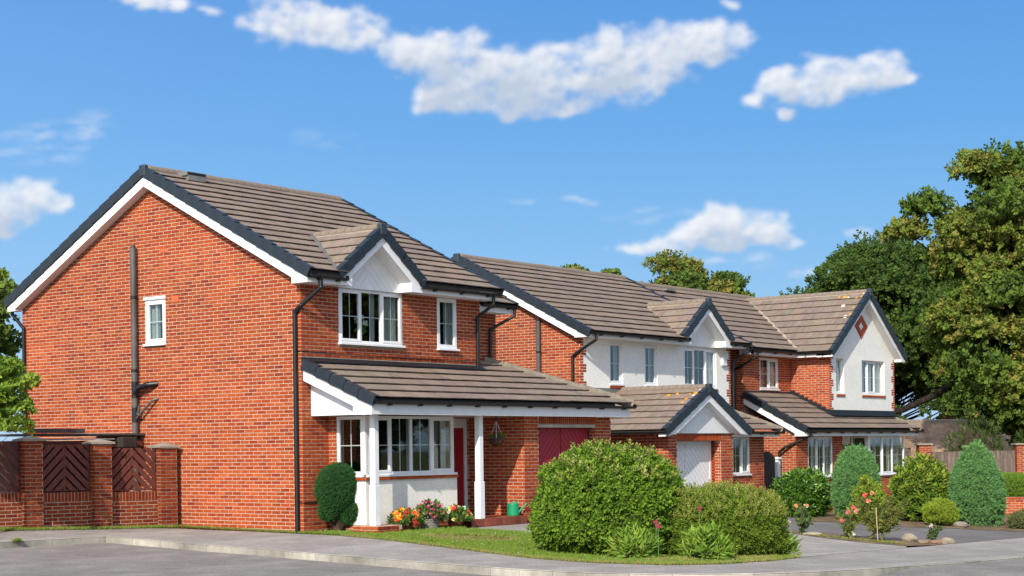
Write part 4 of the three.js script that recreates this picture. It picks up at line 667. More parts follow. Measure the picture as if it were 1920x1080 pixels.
  { const b0 = (z) => ly + lk * (le - z) - .15; mesh('bargeboard', exZY([[le - .07, b0(le - .07)], [le - .07, 1.88], [-.82, 1.88], [-.82, b0(-.82) - .2], [zm + .02, b0(zm) - .2], [zm + .02, b0(zm)]], lx0 - .02, lx0 + .01), M.white, R); mesh('eave_box', exZY([[le - .075, b0(le) - .03], [le - .075, 1.884], [-.824, 1.884], [-.824, b0(-.82) - .19]], lx0 + .01, lx0 + .18), M.white, R); }
  mesh('flashing', [box(xL + .05, x3, 3.25, 3.35, zm + .002, zm + .018)], M.flashing, R); mesh('flashing', [box(x3, xr, 2.44, 2.74, z3 + .002, z3 + .03), box(x3 - .05, xr, 2.55, 2.60, z3 + .03, z3 + .2)], M.flashing, R);
  for (let i = 0; i < 9; i++) { const z = zm + i * .158; mesh('stepped_flashing', box(x3 - .016, x3 - .002, 2.3, 3.40 - i * .0795, z, z + .156), M.flashing, R); }
  mesh('fascia', box(lx0 + .02, lx1 - .1, 1.88, 2.03, le - .07, le - .045), M.white, R); mesh('soffit', box(lx0 + .2, lx1 - .1, 1.89, 1.905, zm, le - .072), M.soffit, R);
  gutter(R, V(lx0, 2.045, le + .02), V(lx1 + .06, 2.045, le + .02), { back: V(0, 0, -1) });
  downpipe(R, [V(xL + .2, 2.0, le + .02), V(xL + .2, 1.9, le + .02), V(xL - .05, 1.55, -1.15), V(xL - .055, 1.4, -1.35), V(xL - .055, -.8, -1.35)], .042);
  // ground floor front
  const zf = -.85, LW = frameAt(V(xL + .1, 0, zm), Z), LF = frameAt(V(0, 0, zf), X), w1 = hole(22.98, 24.64, .60, 1.86);
  wall(R, LW, [[0, -1.3], [1.76, -1.3], [1.76, 2.0 + .0], [0, 2.6]], { v0: -1.0, datum: B, odd: 1, top: (u) => 2.75 - u * .5 });
  wall(R, LF, [[xL + .1, -1.3], [25.35, -1.3], [25.35, 1.9], [xL + .1, 1.9]], { v0: -1.0, datum: B, holes: [w1] });
  windowUnit(R, LF, w1.u0, w1.u1, w1.v0, w1.v1, [{ w: 1 }, { w: .95, sash: 1 }, { w: .95 }], { set: -.01, roomMat: M.room, curtains: [{ u0: 23.42, u1: 23.56 }, { u0: 23.7, u1: 23.86 }, { u0: 24.25, u1: 24.6, mat: M.curtainGrey }] });
  // recessed porch with a wooden door, then the projecting bay
  mesh('wall', [box(25.33, 25.5, -1.2, 1.9, -1.7, zf - .22), box(25.5, 27.2, -1.2, 1.9, -1.9, -1.7)], M.mortar, R);
  const dr = mesh('front_door', box(25.65, 26.55, -.62, 1.75, -1.69, -1.62, .01), M.woodDoor, R); mesh('door_panel', [box(25.78, 26.05, .2, 1.5, -1.622, -1.6, .01), box(26.15, 26.42, .2, 1.5, -1.622, -1.6, .01)], M.black, dr);
  const bz = -.62, BF = frameAt(V(0, 0, bz), X), BS = frameAt(V(26.75, 0, -1.7), Z), wb2 = hole(27.2, 29.55, .60, 1.87);
  wall(R, BS, [[0, -1.3], [1.07, -1.3], [1.07, .58], [0, .58]], { v0: -1.0, datum: B });
  wall(R, BF, [[26.76, -1.3], [29.62, -1.3], [29.62, .58], [26.76, .58]], { v0: -1.1, datum: B });
  windowUnit(R, BS, .1, 1.0, .60, 1.87, [{ w: 1 }], { set: -.02, noRoom: true, curtains: [{ u0: .15, u1: .6, mat: M.curtain }] });
  windowUnit(R, BF, 26.9, 29.58, .60, 1.87, [{ w: .8, sash: 0 }, { w: .72, sash: 1 }, { w: .8 }], { set: -.02, margin: .01, room: .9, roomMat: M.room, curtains: [{ u0: 27.3, u1: 27.6, mat: M.curtainGrey }, { u0: 28.5, u1: 28.66, mat: M.curtain }, { u0: 28.9, u1: 29.2, mat: M.curtainGrey }] });
  mesh('bay_corner_post', box(26.77, 26.9, .56, 1.88, -.72, -.632, .01), M.white, R);
  mesh('lantern', [box(25.98, 26.12, 1.35, 1.62, -.98, -.84, .02), rod(V(26.05, 1.62, -.91), V(26.05, 1.88, -.91), .012, 6)], M.black, R);
  mesh('wall', box(29.44, 29.6, -1.2, 1.88, z3 - .6, bz - .21), M.mortar, R);
  flushPieces(R);
}

// orange lichen on the tiles near two verges
{
  const r = rng(55), mat = std(lin(.62, .27, .03), .95), pale = std(lin(.62, .58, .46), .95);
  const grow = (root, list) => { for (const [p, n, s] of list) { const g = new THREE.CylinderGeometry(s * (.7 + .5 * r()), s, .05, 7).applyQuaternion(new THREE.Quaternion().setFromUnitVectors(Y, n)).translate(p.x + n.x * .03, p.y + n.y * .03, p.z + n.z * .03); mesh('lichen', g, r() < .7 ? mat : pale, root); } };
  const L2 = [], L3 = [], n2 = V(-.52, 1, 0).normalize(), n3 = V(-.743, 1, 0).normalize();
  for (let i = 0; i < 12; i++) { const d = r() * .9; L2.push([V(13.62 - d, 3.13 - d * .521, 1.1 - r() * r() * 1.4), n2, .025 + .05 * r()]); }
  for (let i = 0; i < 16; i++) { const d = r() * r() * 1.6; L3.push([V(27.62 - d, 6.68 - d * .743, -1.02 - r() * r() * 1.2), n3, .03 + .06 * r()]); }
  grow(H2, L2); grow(H3, L3);
}
// ---------------------------------------------------------------- the lie of the land (metres)
const HL = [[0, 0], [6, 0], [15, -.38], [24, -.52], [32, -.62], [60, -1.0]], RL = [[-20, -.1], [-4, -.1], [2, -.3], [8, -.48], [16, -.62], [26, -.75], [60, -1.1]];
const AL = [[-12, .12], [-9, .12], [-4, .07], [0, 0], [20, 0]], BL = [[-12, .26], [-6, .24], [-4.5, .19], [-2.5, .04], [0, -.05], [3, -.09], [7, -.1], [12, -.1]];
function ground(x, z) { const t = sstep(2, 9.5, z), a = interp(AL, z), b = interp(BL, z), h = x < 0 ? lerp(a, b, clamp(-x / 4)) : interp(HL, x) + a * Math.max(0, 1 - x / 6); return lerp(h, interp(RL, x), t); }
function sheet(name, contour, off, mat, res, parent, yFn = ground) {
  const pts = contour.map((p) => new THREE.Vector2(p[0], p[1])); if (THREE.ShapeUtils.isClockWise(pts)) pts.reverse();
  const tris = THREE.ShapeUtils.triangulateShape(pts, []).map((t) => t.map((i) => [pts[i].x, pts[i].y])), out = [];
  const split = (a, b, c, d) => { const l = [[a, b], [b, c], [c, a]].map(([p, q]) => Math.hypot(p[0] - q[0], p[1] - q[1])), m = Math.max(...l); if (m < res || d > 16) { out.push(a, b, c); return; } const i = l.indexOf(m), mid = (p, q) => [(p[0] + q[0]) / 2, (p[1] + q[1]) / 2]; if (i === 0) { const k = mid(a, b); split(a, k, c, d + 1); split(k, b, c, d + 1); } else if (i === 1) { const k = mid(b, c); split(a, b, k, d + 1); split(a, k, c, d + 1); } else { const k = mid(c, a); split(a, b, k, d + 1); split(k, b, c, d + 1); } };
  for (const [a, b, c] of tris) split(a, b, c, 0);
  const pos = [], nor = []; for (let i = 0; i < out.length; i += 3) for (const p of [out[i], out[i + 2], out[i + 1]]) { const y = yFn(p[0], p[1]) + off, e = .15, n = V(-(yFn(p[0] + e, p[1]) - yFn(p[0] - e, p[1])) / (2 * e), 1, -(yFn(p[0], p[1] + e) - yFn(p[0], p[1] - e)) / (2 * e)).normalize(); pos.push(p[0], y, p[1]); nor.push(n.x, n.y, n.z); }
  const g = new THREE.BufferGeometry(); g.setAttribute('position', new THREE.Float32BufferAttribute(pos, 3)); g.setAttribute('normal', new THREE.Float32BufferAttribute(nor, 3));
  const m = mesh(name, g, mat, parent || null); if (!parent) m.userData.kind = 'structure'; return m;
}
const structure = (m, label) => { m.userData.kind = 'structure'; m.userData.label = label; return m; };
{ // a wide plain to the horizon
  const g = new THREE.CircleGeometry(1600, 64).rotateX(-Math.PI / 2).translate(0, -1.6, 0); structure(mesh('ground', g, M.lawn, null), 'wide grassy ground reaching the horizon');
}
const kerbLine = [[-40, -3.4], [-12, -2.75], [-5.28, -2.51], [-4.2, -2.42], [-3.05, -2.31], [-3.04, -.73], [-3.3, 2.11], [-3.72, 4.68], [-4.27, 7.07], [-4.72, 9.0], [-4.75, 10.2], [-4.45, 11.4], [-3.75, 12.25], [-2.5, 12.62], [-1.1, 12.72], [1.44, 12.85], [4.86, 12.77], [12, 12.5], [40, 11.8]];
const innerLine = [[-40, -4.6], [-5.5, -4.1], [-4.22, -4.02], [-2.95, -4.05], [-1.52, -3.95], [-.55, -3.16], [-.2, -1.15], [-.16, .02], [-.33, 1.34], [-.96, 3.53], [-1.51, 5.47], [-2.2, 7.36], [-2.54, 8.85], [-2.35, 9.98], [-1.42, 10.36], [.21, 10.29], [1.76, 9.96], [7.73, 9.28], [13.99, 9.35], [40, 8.9]];
structure(sheet('pavement', [...kerbLine, ...innerLine.slice().reverse()], 0, M.asphalt, 1.0), 'grey asphalt pavement curving round the corner plot');
structure(sheet('road', [...kerbLine, [40, 60], [-80, 60], [-80, -3.4]], -.115, M.asphaltRoad, 2, null, (x, z) => ground(x, z) + .095 * sstep(-1.1, -.2, x) * sstep(11.2, 12, z)), 'worn grey asphalt road in front of the houses');
structure(sheet('garden_ground', [...innerLine, [40, -45], [-40, -45]], -.03, M.soil, 1.6), 'earth of the plots behind the pavement');
structure(sheet('lawn', [[-.155, .03], [-.33, 1.34], [-.96, 3.53], [-1.51, 5.47], [-2.2, 7.36], [-2.54, 8.85], [-2.35, 9.98], [-1.42, 10.36], [.21, 10.29], [1.76, 9.96], [2.36, 9.4], [2.47, 3.72], [2.47, 2.09], [3.0, 1.66], [3.3, 1.0], [.75, 1.0], [.72, .01], [-.02, .01]], -.004, M.lawn, .6), 'front lawn with daisies and a dry patch');
structure(sheet('driveway', [[2.48, 2.1], [2.48, 9.4], [1.78, 9.955], [7.73, 9.275], [8.57, 8.9], [9.16, 6.46], [9.47, 5.9], [9.0, 5.0], [9.0, -3], [5.25, -3], [5.25, 1.62], [3.2, 1.64]], -.008, M.drive, .8), 'pale driveway leading to the red garage door');
structure(sheet('driveway', [[9.005, 5.0], [10.09, 5.38], [10.58, 6.72], [9.65, 9.32], [13.99, 9.34], [20, 9.2], [17.2, 8.3], [16.9, 6.5], [15.87, 4.9], [16.6, 2.2], [20, .2], [20, -2.6], [9.005, -3]], -.012, M.asphaltDark, .8), 'dark asphalt driveway in front of the clipped conifers');
structure(sheet('flower_bed', [[10.12, 5.28], [10.68, 6.72], [9.78, 9.36], [8.46, 8.95], [9.02, 6.46], [9.4, 5.8]], -.002, M.soil, .5), 'narrow rose bed of dry earth between the driveways');
structure(sheet('flower_bed', [[16.6, 2.2], [15.87, 4.9], [16.9, 6.5], [17.2, 8.3], [30, 8.6], [30, -.6], [22, -.8], [20, .2]].map(([x, z]) => [x < 17.5 ? x - .12 : x, z]), -.003, M.soil, .8), 'planted bed in front of the far house');
{ // tar joints between driveway and pavement and along the dropped kerb
  const strip = (a, b, w) => { const d = [b[0] - a[0], b[1] - a[1]], l = Math.hypot(...d), n = [-d[1] / l * w / 2, d[0] / l * w / 2]; return [[a[0] + n[0], a[1] + n[1]], [b[0] + n[0], b[1] + n[1]], [b[0] - n[0], b[1] - n[1]], [a[0] - n[0], a[1] - n[1]]]; }, tar = std(lin(.10, .09, .08), .95, { map: texPatch });
  for (const [a, b, w] of [[[1.78, 9.96], [7.73, 9.28], .035], [[7.73, 9.28], [13.99, 9.35], .03], [[-.4, 12.7], [4.86, 12.74], .03], [[4.86, 12.74], [12, 12.47], .03]]) structure(sheet('tar_joint', strip(a, b, w), .004, tar, .5), 'dark tar joint across the asphalt');
}
{ // dry rim along the lawn edge and the bare patch
  const r = rng(4), n = 60, pts = []; for (let i = 0; i < n; i++) { const t = i / n * Math.PI * 2, q = .75 + .35 * vnoise(Math.cos(t) * 2 + 5, Math.sin(t) * 2 + 5); pts.push([.55 + Math.cos(t) * q * .62, 3.85 + Math.sin(t) * q * .85]); }
  structure(sheet('dry_patch', pts, .002, std(lin(.34, .26, .13), 1, { map: texGround }), .4), 'straw-coloured bare patch in the lawn');
}
// kerb stones, laid one by one
{
  const kerb = thing('kerb', 'pale concrete kerb stones edging the pavement', 'kerb', [-3.3, 0, 2]); kerb.userData.kind = 'structure'; delete kerb.userData.category;
  const stoneMats = [M.concrete, std(lin(.64, .585, .51), .95, { map: texPatch }), std(lin(.54, .50, .435), .95, { map: texPatch })];
  const prof = [[0, -.25], [.125, -.25], [.125, -.002], [.02, .004], [0, -.018]];
  for (let i = 2; i < kerbLine.length - 2; i++) {
    const a = kerbLine[i], b = kerbLine[i + 1], L = Math.hypot(b[0] - a[0], b[1] - a[1]), n = Math.max(1, Math.round(L / (i < 4 ? 1.0 : .76)));
    for (let j = 0; j < n; j++) {
      const p = [lerp(a[0], b[0], j / n), lerp(a[1], b[1], j / n)], q = [lerp(a[0], b[0], (j + 1) / n), lerp(a[1], b[1], (j + 1) / n)], d = V(q[0] - p[0], 0, q[1] - p[1]), l = d.length(); d.normalize();
      const drop = () => 0, y0 = ground(...p) + drop(...p), y1 = ground(...q) + drop(...q);
      const out = V(-d.z, 0, d.x); // away from the pavement
      const g = new THREE.ExtrudeGeometry(shapeOf(prof.map(([u, v]) => [-u, v])), { depth: l - .008, bevelEnabled: false });
      const m4 = new THREE.Matrix4().makeBasis(out, Y, d.clone()); if (out.clone().cross(Y).dot(d) < 0) { m4.makeBasis(out, Y, d); flip(g); }
      g.applyMatrix4(new THREE.Matrix4().set(1, 0, 0, 0, 0, 1, (y1 - y0) / l, 0, 0, 0, 1, 0, 0, 0, 0, 1)); g.applyMatrix4(m4.setPosition(p[0] + d.x * .004, y0 + .003, p[1] + d.z * .004)); g.computeVertexNormals();
      mesh('kerb_stone', g, stoneMats[Math.floor(hash2(i * 7, j * 13) * 3)], kerb);
    }
  }
}
// ---------------------------------------------------------------- garden wall with chevron fence panels, beside the gable
const fencePts = [[-.30, -3.79, .075, 1.80], [-1.785, -4.077, .16, 1.89], [-3.267, -4.36, .19, 1.96], [-4.75, -4.62, .23, 2.04]];
{
  const R = thing('garden_wall', 'brick pillared garden wall with dark red chevron timber panels beside the gable', 'garden wall', [-2.4, .1, -4.2]), w = .40;
  fencePts.forEach(([x, z, y0, y1], i) => {
    const n = fencePts[Math.min(i + 1, 3)], p = fencePts[Math.max(i - 1, 0)], d = V(p[0] - n[0], 0, p[1] - n[1]).normalize(), f = { O: V(x, 0, z), U: d, N: d.clone().cross(Y) }, h = w / 2;
    const pil = mesh('pillar', fbox(f, -h + .012, h - .012, y0 - .3, y1 - .06, -h + .012, h - .012), M.mortarGrey, R);
    const fr = { O: inFrame(f, 0, 0, h), U: f.U, N: f.N }, ls = { O: inFrame(f, -h, 0, 0), U: f.N.clone(), N: f.U.clone().negate() };
    brickRows(pil, fr, -h, h, y0 - .1, y1 - .06, { datum: y0, scale: .66, odd: i & 1 }); brickRows(pil, ls, -h, h, y0 - .1, y1 - .06, { datum: y0, scale: .66, odd: 1 - (i & 1) });
    const cap = new THREE.CylinderGeometry(.02, .36, .07, 4, 1).rotateY(Math.PI / 4).translate(0, y1 + .012, 0).applyMatrix4(new THREE.Matrix4().makeBasis(f.U, Y, f.N).setPosition(f.O)); mesh('pillar_cap', [fbox(f, -h - .05, h + .05, y1 - .06, y1 - .02, -h - .05, h + .05, .006), cap], M.capStone, pil);
    if (i === 3) return;
    const q = fencePts[i + 1], A = V(q[0], 0, q[1]), B = V(x, 0, z), U = B.clone().sub(A), L = U.length(); const g = frameAt(A, U), b0 = (y0 + q[2]) / 2, top = lerp(.84, .90, i / 2);
    const base = mesh('base_wall', fbox(g, h - .02, L - h + .02, b0 - .35, top - .006, -.10, .043), M.mortarGrey, R), gf = { O: inFrame(g, 0, 0, .05), U: g.U, N: g.N };
    brickRows(base, gf, h, L - h, b0 - .1, top - .2, { datum: top - .2 - BR.C * 12, scale: .66 }); soldierRow(base, gf, h, L - h, top - .2, top, { scale: .6 });
    // chevron panel: sloping slats meeting on the centre line, each a slat of its own
    const pt = (y1 + q[3]) / 2 - .10, pb = top + .02, um = L / 2, u0 = h + .02, u1 = L - h - .02, panel = mesh('fence_panel', [fbox(g, u0, u1, pb, pb + .03, -.05, -.01), fbox(g, u0, u0 + .04, pb, pt, -.05, -.01), fbox(g, u1 - .04, u1, pb, pt, -.05, -.01), fbox(g, um - .03, um + .03, pb, pt, -.055, -.012)], M.stain, R);
    for (const s of [0, 1]) { const out = s ? [[um, pb], [u1, pb], [u1, pt], [um, pt]] : [[u0, pb], [um, pb], [um, pt], [u0, pt]]; const c = Math.SQRT1_2, a = s ? c : -c, vals = out.map((p) => a * p[0] + c * p[1]), ref = a * um + c * pb; for (let t = ref + .02 - .14 * 12; t < Math.max(...vals); t += .145) { const pl = clipPoly(clipPoly(out, [a, c, -t]), [-a, -c, t + .105]); if (pl.length < 3) continue; mesh('slat', exF(g, pl, -.012, .012), M.stain, panel); } }
  });
  flushPieces(R);
}
{ // store behind the fence, only its roof edge and glazing show
  const R = thing('garden_store', 'low lean-to garden store with dark roof edge behind the chevron fence', 'garden store', [-1.6, .1, -5.3]);
  mesh('roof', [box(-2.9, -.02, 2.02, 2.06, -6.4, -4.75), box(-2.95, -1.62, 2.07, 2.16, -4.80, -4.72, .01)], std(lin(.05, .048, .05), .6), R);
  mesh('glazing', box(-2.85, -.85, 1.93, 1.955, -5.4, -4.72), std(lin(.25, .27, .25), .3), R);
  mesh('wall', [box(-2.85, -.03, .1, 1.92, -6.3, -6.2), box(-2.85, -2.78, .1, 1.92, -6.2, -4.8)], M.darkWood, R);
  mesh('beam', box(-2.85, -.03, 1.78, 1.90, -4.86, -4.79), M.stain, R);
  mesh('store_end', box(-.75, -.35, 1.75, 1.98, -4.9, -4.6, .03), M.darkWood, R);
}
// ---------------------------------------------------------------- right-hand boundary: brick pillars and grey timber fence
{
  const P = [[34.95, -2.3, 1.60], [36.06, -.89, 1.50], [37.19, .57, 1.56]], R = thing('boundary_fence', 'weathered grey timber fence between brick pillars beyond the conifers', 'fence', [36, -.9, -.9]), w = .46;
  P.forEach(([x, z, top], i) => {
    const U = V(1.12, 0, 1.435).normalize(), f = { O: V(x, 0, z), U, N: U.clone().cross(Y) }, h = w / 2, pil = mesh('pillar', fbox(f, -h + .01, h - .01, -1.2, top - .06, -h + .01, h - .01), M.mortar, R);
    const S = (i === 0 ? .95 : .9); brickRows(pil, { O: inFrame(f, 0, 0, h), U: f.U, N: f.N }, -h, h, -.9, top - .06, { scale: S, datum: top - .06 - BR.C * 40 }); brickRows(pil, { O: inFrame(f, -h, 0, 0), U: f.N.clone(), N: f.U.clone().negate() }, -h, h, -.9, top - .06, { scale: S, odd: 1, datum: top - .06 - BR.C * 40 });
    mesh('pillar_cap', [fbox(f, -h - .06, h + .06, top - .06, top, -h - .06, h + .06, .012)], M.capStone, pil);
    if (i === 2) return; const q = P[i + 1], L = Math.hypot(q[0] - x, q[1] - z), base = mesh('base_wall', fbox(f, h, L - h, -1.2, .29, -.1, .06), M.mortar, R); brickRows(base, { O: inFrame(f, 0, 0, .067), U: f.U, N: f.N }, h, L - h, -.9, .29, { scale: .9 });
    const pan = mesh('fence_panel', [fbox(f, h, L - h, .42, .48, -.02, .01), fbox(f, h, L - h, 1.05, 1.11, -.02, .01)], M.greyWood, R), n = Math.round((L - w) / .135), r = rng(i + 40), gw = [M.greyWood, std(lin(.29, .23, .20), .9, { map: texWood }), std(lin(.21, .165, .145), .9, { map: texWood })];
    for (let j = 0; j < n; j++) { const s = (L - w) / n, o = j % 2 ? .016 : .036; mesh('slat', fbox(f, h + j * s - .004, h + (j + 1) * s - .012 + (j % 2 ? .03 : 0), .30, 1.29 + (r() - .5) * .02, o - .014, o), gw[Math.floor(r() * 3)], pan); }
  });
  flushPieces(R);
  const D = thing('boundary_fence', 'timber fence run between the far house and a brick pillar', 'fence', [33.6, -.9, -3]), f = frameAt(V(32.2, 0, -4.6), V(2.4, 0, 2.05));
  for (let j = 0; j < 19; j++) mesh('slat', fbox(f, j * .16, j * .16 + .15, -1, 1.30, -.02, .0), M.greyWood, D); mesh('rail', fbox(f, 0, 3.04, 1.3, 1.45, -.03, .02), M.greyWood, D);
}
{ // low retaining wall with a clipped hedge on it
  const R = thing('garden_wall', 'low red brick retaining wall below the clipped hedge', 'garden wall', [26.5, -.7, 4.5]), f = frameAt(V(25.3, 0, 3.05), V(2.4, 0, 2.9));
  const b = mesh('wall', fbox(f, 0, 4.2, -1, -.08, -.22, -.007), M.mortar, R); brickRows(b, f, 0, 4.2, -.7, -.085, { datum: -.085 - BR.C * 12 }); soldierRow(b, { O: f.O.clone(), U: f.U, N: f.N }, 0, 4.2, -.16, -.08, { n: .01 });
  flushPieces(R);
}
{ // side gate between the middle and the far house
  const R = thing('garden_gate', 'dark brown arched timber gate beside a white post', 'gate', [20.9, -.55, -1.0]), f = frameAt(V(20.15, 0, -1.0), X); const M2 = M.darkWood;
  for (let j = 0; j < 7; j++) { const u = j * .14, t = 1.28 + .16 * Math.sin(Math.PI * (j + .5) / 7); mesh('slat', fbox(f, u, u + .125, -.6, t, -.02, .0, .004), M2, R); }
  mesh('rail', [fbox(f, 0, .98, .2, .3, -.06, -.022)], M2, R); mesh('rail', [fbox(f, 0, .98, .95, 1.05, -.06, -.022)], M2, R);
  const p = thing('gate_post', 'white painted square post next to the dark gate', 'post', [21.3, -.55, -1.0]); mesh('post_shaft', box(21.2, 21.36, -.6, 1.18, -1.1, -.94, .015), M.whiteWood, p); mesh('post_cap', box(21.17, 21.39, 1.181, 1.25, -1.13, -.91, .015), M.whiteWood, p);
}
// ---------------------------------------------------------------- foliage
const leafMat = new THREE.MeshPhysicalMaterial({ color: 0xffffff, roughness: .85, specularIntensity: .35, transmission: .34, thickness: 0, side: THREE.DoubleSide });
const glossMat = new THREE.MeshPhysicalMaterial({ color: 0xffffff, roughness: .38, specularIntensity: .8, transmission: .2, thickness: 0, side: THREE.DoubleSide }), needleMat = new THREE.MeshPhysicalMaterial({ color: 0xffffff, roughness: .95, specularIntensity: .2, transmission: .18, thickness: 0, side: THREE.DoubleSide });
const petalMat = new THREE.MeshPhysicalMaterial({ color: 0xffffff, roughness: .7, transmission: .25, thickness: 0, side: THREE.DoubleSide });
// a sprig: n folded leaves of length l and width w fanned about a short twig that points to +y
function sprig(n, l, w, spread, seed, len = l * 1.1) {
  const r = rng(seed), pos = [];
  for (let i = 0; i < n; i++) {
    const t = n > 1 ? i / (n - 1) : .5, az = i * 2.4 + r() * .8, tilt = spread * (.55 + .6 * r()), s = .75 + .5 * r(), y0 = len * t * .9;
    const d = V(Math.cos(az) * Math.sin(tilt), Math.cos(tilt), Math.sin(az) * Math.sin(tilt)), side = V(-Math.sin(az), .3 * (r() - .5), Math.cos(az)).normalize(), nn = d.clone().cross(side).normalize();
    const b = V(0, y0, 0), tip = b.clone().addScaledVector(d, l * s).addScaledVector(nn, -l * .12), m = b.clone().addScaledVector(d, l * s * .5), a = m.clone().addScaledVector(side, w * s * .5).addScaledVector(nn, w * .12), c = m.clone().addScaledVector(side, -w * s * .5).addScaledVector(nn, w * .12);
    for (const p of [b, a, tip, b, tip, c]) pos.push(p.x, p.y, p.z);
  }
  const g = new THREE.BufferGeometry(); g.setAttribute('position', new THREE.Float32BufferAttribute(pos, 3)); g.computeVertexNormals(); return boxUV(g);
}
function foliage(name, parent, geo, mat, items) {      // items: { p (world), n, s, c }
  const m = new THREE.InstancedMesh(geo, mat, items.length), q = new THREE.Quaternion(), q2 = new THREE.Quaternion(), M4 = new THREE.Matrix4(), col = new THREE.Color(); m.name = name;
  items.forEach((it, i) => { q.setFromUnitVectors(Y, it.n); q2.setFromAxisAngle(Y, it.t); q.multiply(q2); M4.compose(it.p.clone().sub(parent.at), q, V(it.s, it.s, it.s)); m.setMatrixAt(i, M4); m.setColorAt(i, col.setRGB(...it.c)); });
  m.userData.kind = 'stuff'; m.castShadow = m.receiveShadow = true; m.at = parent.at; m.root = parent.root; parent.add(m); return m;
}
const mixc = (a, b, t) => [lerp(a[0], b[0], t), lerp(a[1], b[1], t), lerp(a[2], b[2], t)];
const dirRand = (r) => { const z = r() * 2 - 1, a = r() * 6.283, s = Math.sqrt(1 - z * z); return V(s * Math.cos(a), z, s * Math.sin(a)); };
// leaves through the outer shell of a lumpy body: shape(dir) gives the radius in metres along dir from centre c
function shellItems(r, n, c, shape, pal, o = {}) {
  const out = [];
  for (let i = 0; i < n; i++) {
    const d = dirRand(r); if (o.minY !== undefined && d.y < o.minY) { i--; continue; }
    const R = shape(d), k = 1 - Math.pow(r(), o.pow ?? 2) * (o.depth ?? .25), p = c.clone().add(V(d.x * R.x * k, d.y * R.y * k, d.z * R.z * k)); if (o.floor !== undefined && p.y < o.floor) continue;
    const nrm = V(d.x / R.x, d.y / R.y, d.z / R.z).normalize().lerp(dirRand(r), o.jit ?? .5).addScaledVector(o.up || Y, o.upw ?? .25).normalize();
    let col = mixc(pal[Math.floor(r() * pal.length)], pal[Math.floor(r() * pal.length)], r()); const g = .82 + .36 * r(); col = col.map((v) => v * g);
    out.push({ p, n: nrm, t: r() * 6.28, s: (o.s0 ?? .8) + r() * (o.s1 ?? .5), c: col });
  }
  return out;
}
const lump = (seed, amp, f) => (d) => 1 + amp * ((fbm(d.x * f + seed * 3.1 + 10, d.y * f + d.z * f * .7 + seed + 10, 3) - .5) * 2);
// ---- a broad-leaved tree: trunk, limbs to every clump, leaves on the clumps
function tree(name, label, o) {
  const R = thing(name, label, 'tree', [o.base.x, o.base.y, o.base.z], o.group), r = rng(o.seed), clumps = [], pal = o.pal;
  const nC = o.clumps; for (let i = 0; i < nC; i++) {
    const d = dirRand(r); if (d.y < (o.minY ?? -.75)) { i--; continue; } const k = i < nC * .3 ? .25 + .4 * r() : .72 + .26 * r(), lf = lump(o.seed, .32, 1.6)(d);
    const c = o.c.clone().add(V(d.x * o.r.x * k * lf, d.y * o.r.y * k * lf, d.z * o.r.z * k * lf)); clumps.push({ c, r: o.cr * (.65 + .7 * r()) });
  }
  for (const e of o.extra || []) clumps.push({ c: V(...e.slice(0, 3)), r: e[3] });
  const limbs = [], trunkTop = o.c.clone().add(V(0, -o.r.y * .15, 0)), tb = o.base, tk = (t) => tb.clone().lerp(trunkTop, t).add(V(Math.sin(t * 3 + o.seed) * .15, 0, Math.cos(t * 2.4 + o.seed) * .15));
  for (let i = 0; i < 6; i++) limbs.push(rod(tk(i / 6), tk((i + 1) / 6), o.tr * (1 - i * .13), 9, o.tr * (1 - (i + 1) * .13)));
  mesh('trunk', limbs, o.bark || M.barkDark, R); const br = [];
  for (const c of clumps) { const t = clamp((c.c.y - tb.y) / (trunkTop.y - tb.y) * .7, .3, 1), a = tk(t), m = a.clone().lerp(c.c, .55).add(V(0, -.15 * o.cr, 0)); br.push(rod(a, m, o.tr * .16, 5, o.tr * .10), rod(m, c.c, o.tr * .10, 5, o.tr * .04)); }
  for (const b of o.boughs || []) br.push(...b.slice(1).map((p, i) => rod(V(...b[i]), V(...p), b[i][3] ?? .15, 8, p[3] ?? .15)).flat());
  const limbMesh = mesh('limbs', br, o.bark || M.barkDark, R); limbMesh.userData.kind = 'stuff';
  const items = []; for (const c of clumps) { const lf = lump(c.c.x + c.c.z, .3, 2); items.push(...shellItems(r, o.per, c.c, (d) => { const k = c.r * lf(d); return { x: k * 1.15, y: k * .72, z: k * 1.15 }; }, r() < (o.altShare ?? .2) && o.alt ? o.alt : pal, { depth: .75, pow: 1.3, jit: .6, upw: .45, minY: -.55 })); }
  foliage('crown', R, o.leaf, leafMat, items); return R;
}
const G1 = [.10, .165, .020], G2 = [.070, .125, .016], G3 = [.14, .205, .028], G4 = [.050, .092, .014], YL = [.26, .23, .045];
const sycamoreLeaf = sprig(8, .155, .135, 1.15, 3, .26), midLeaf = sprig(6, .075, .045, 1.0, 5, .09), smallLeaf = sprig(7, .058, .042, 1.2, 8, .08), privet = sprig(10, .032, .018, 1.0, 12, .09), needles = sprig(11, .05, .012, .7, 21, .07), glossy = sprig(6, .10, .048, 1.05, 9, .10), longLeaf = sprig(7, .16, .04, .9, 14, .14);
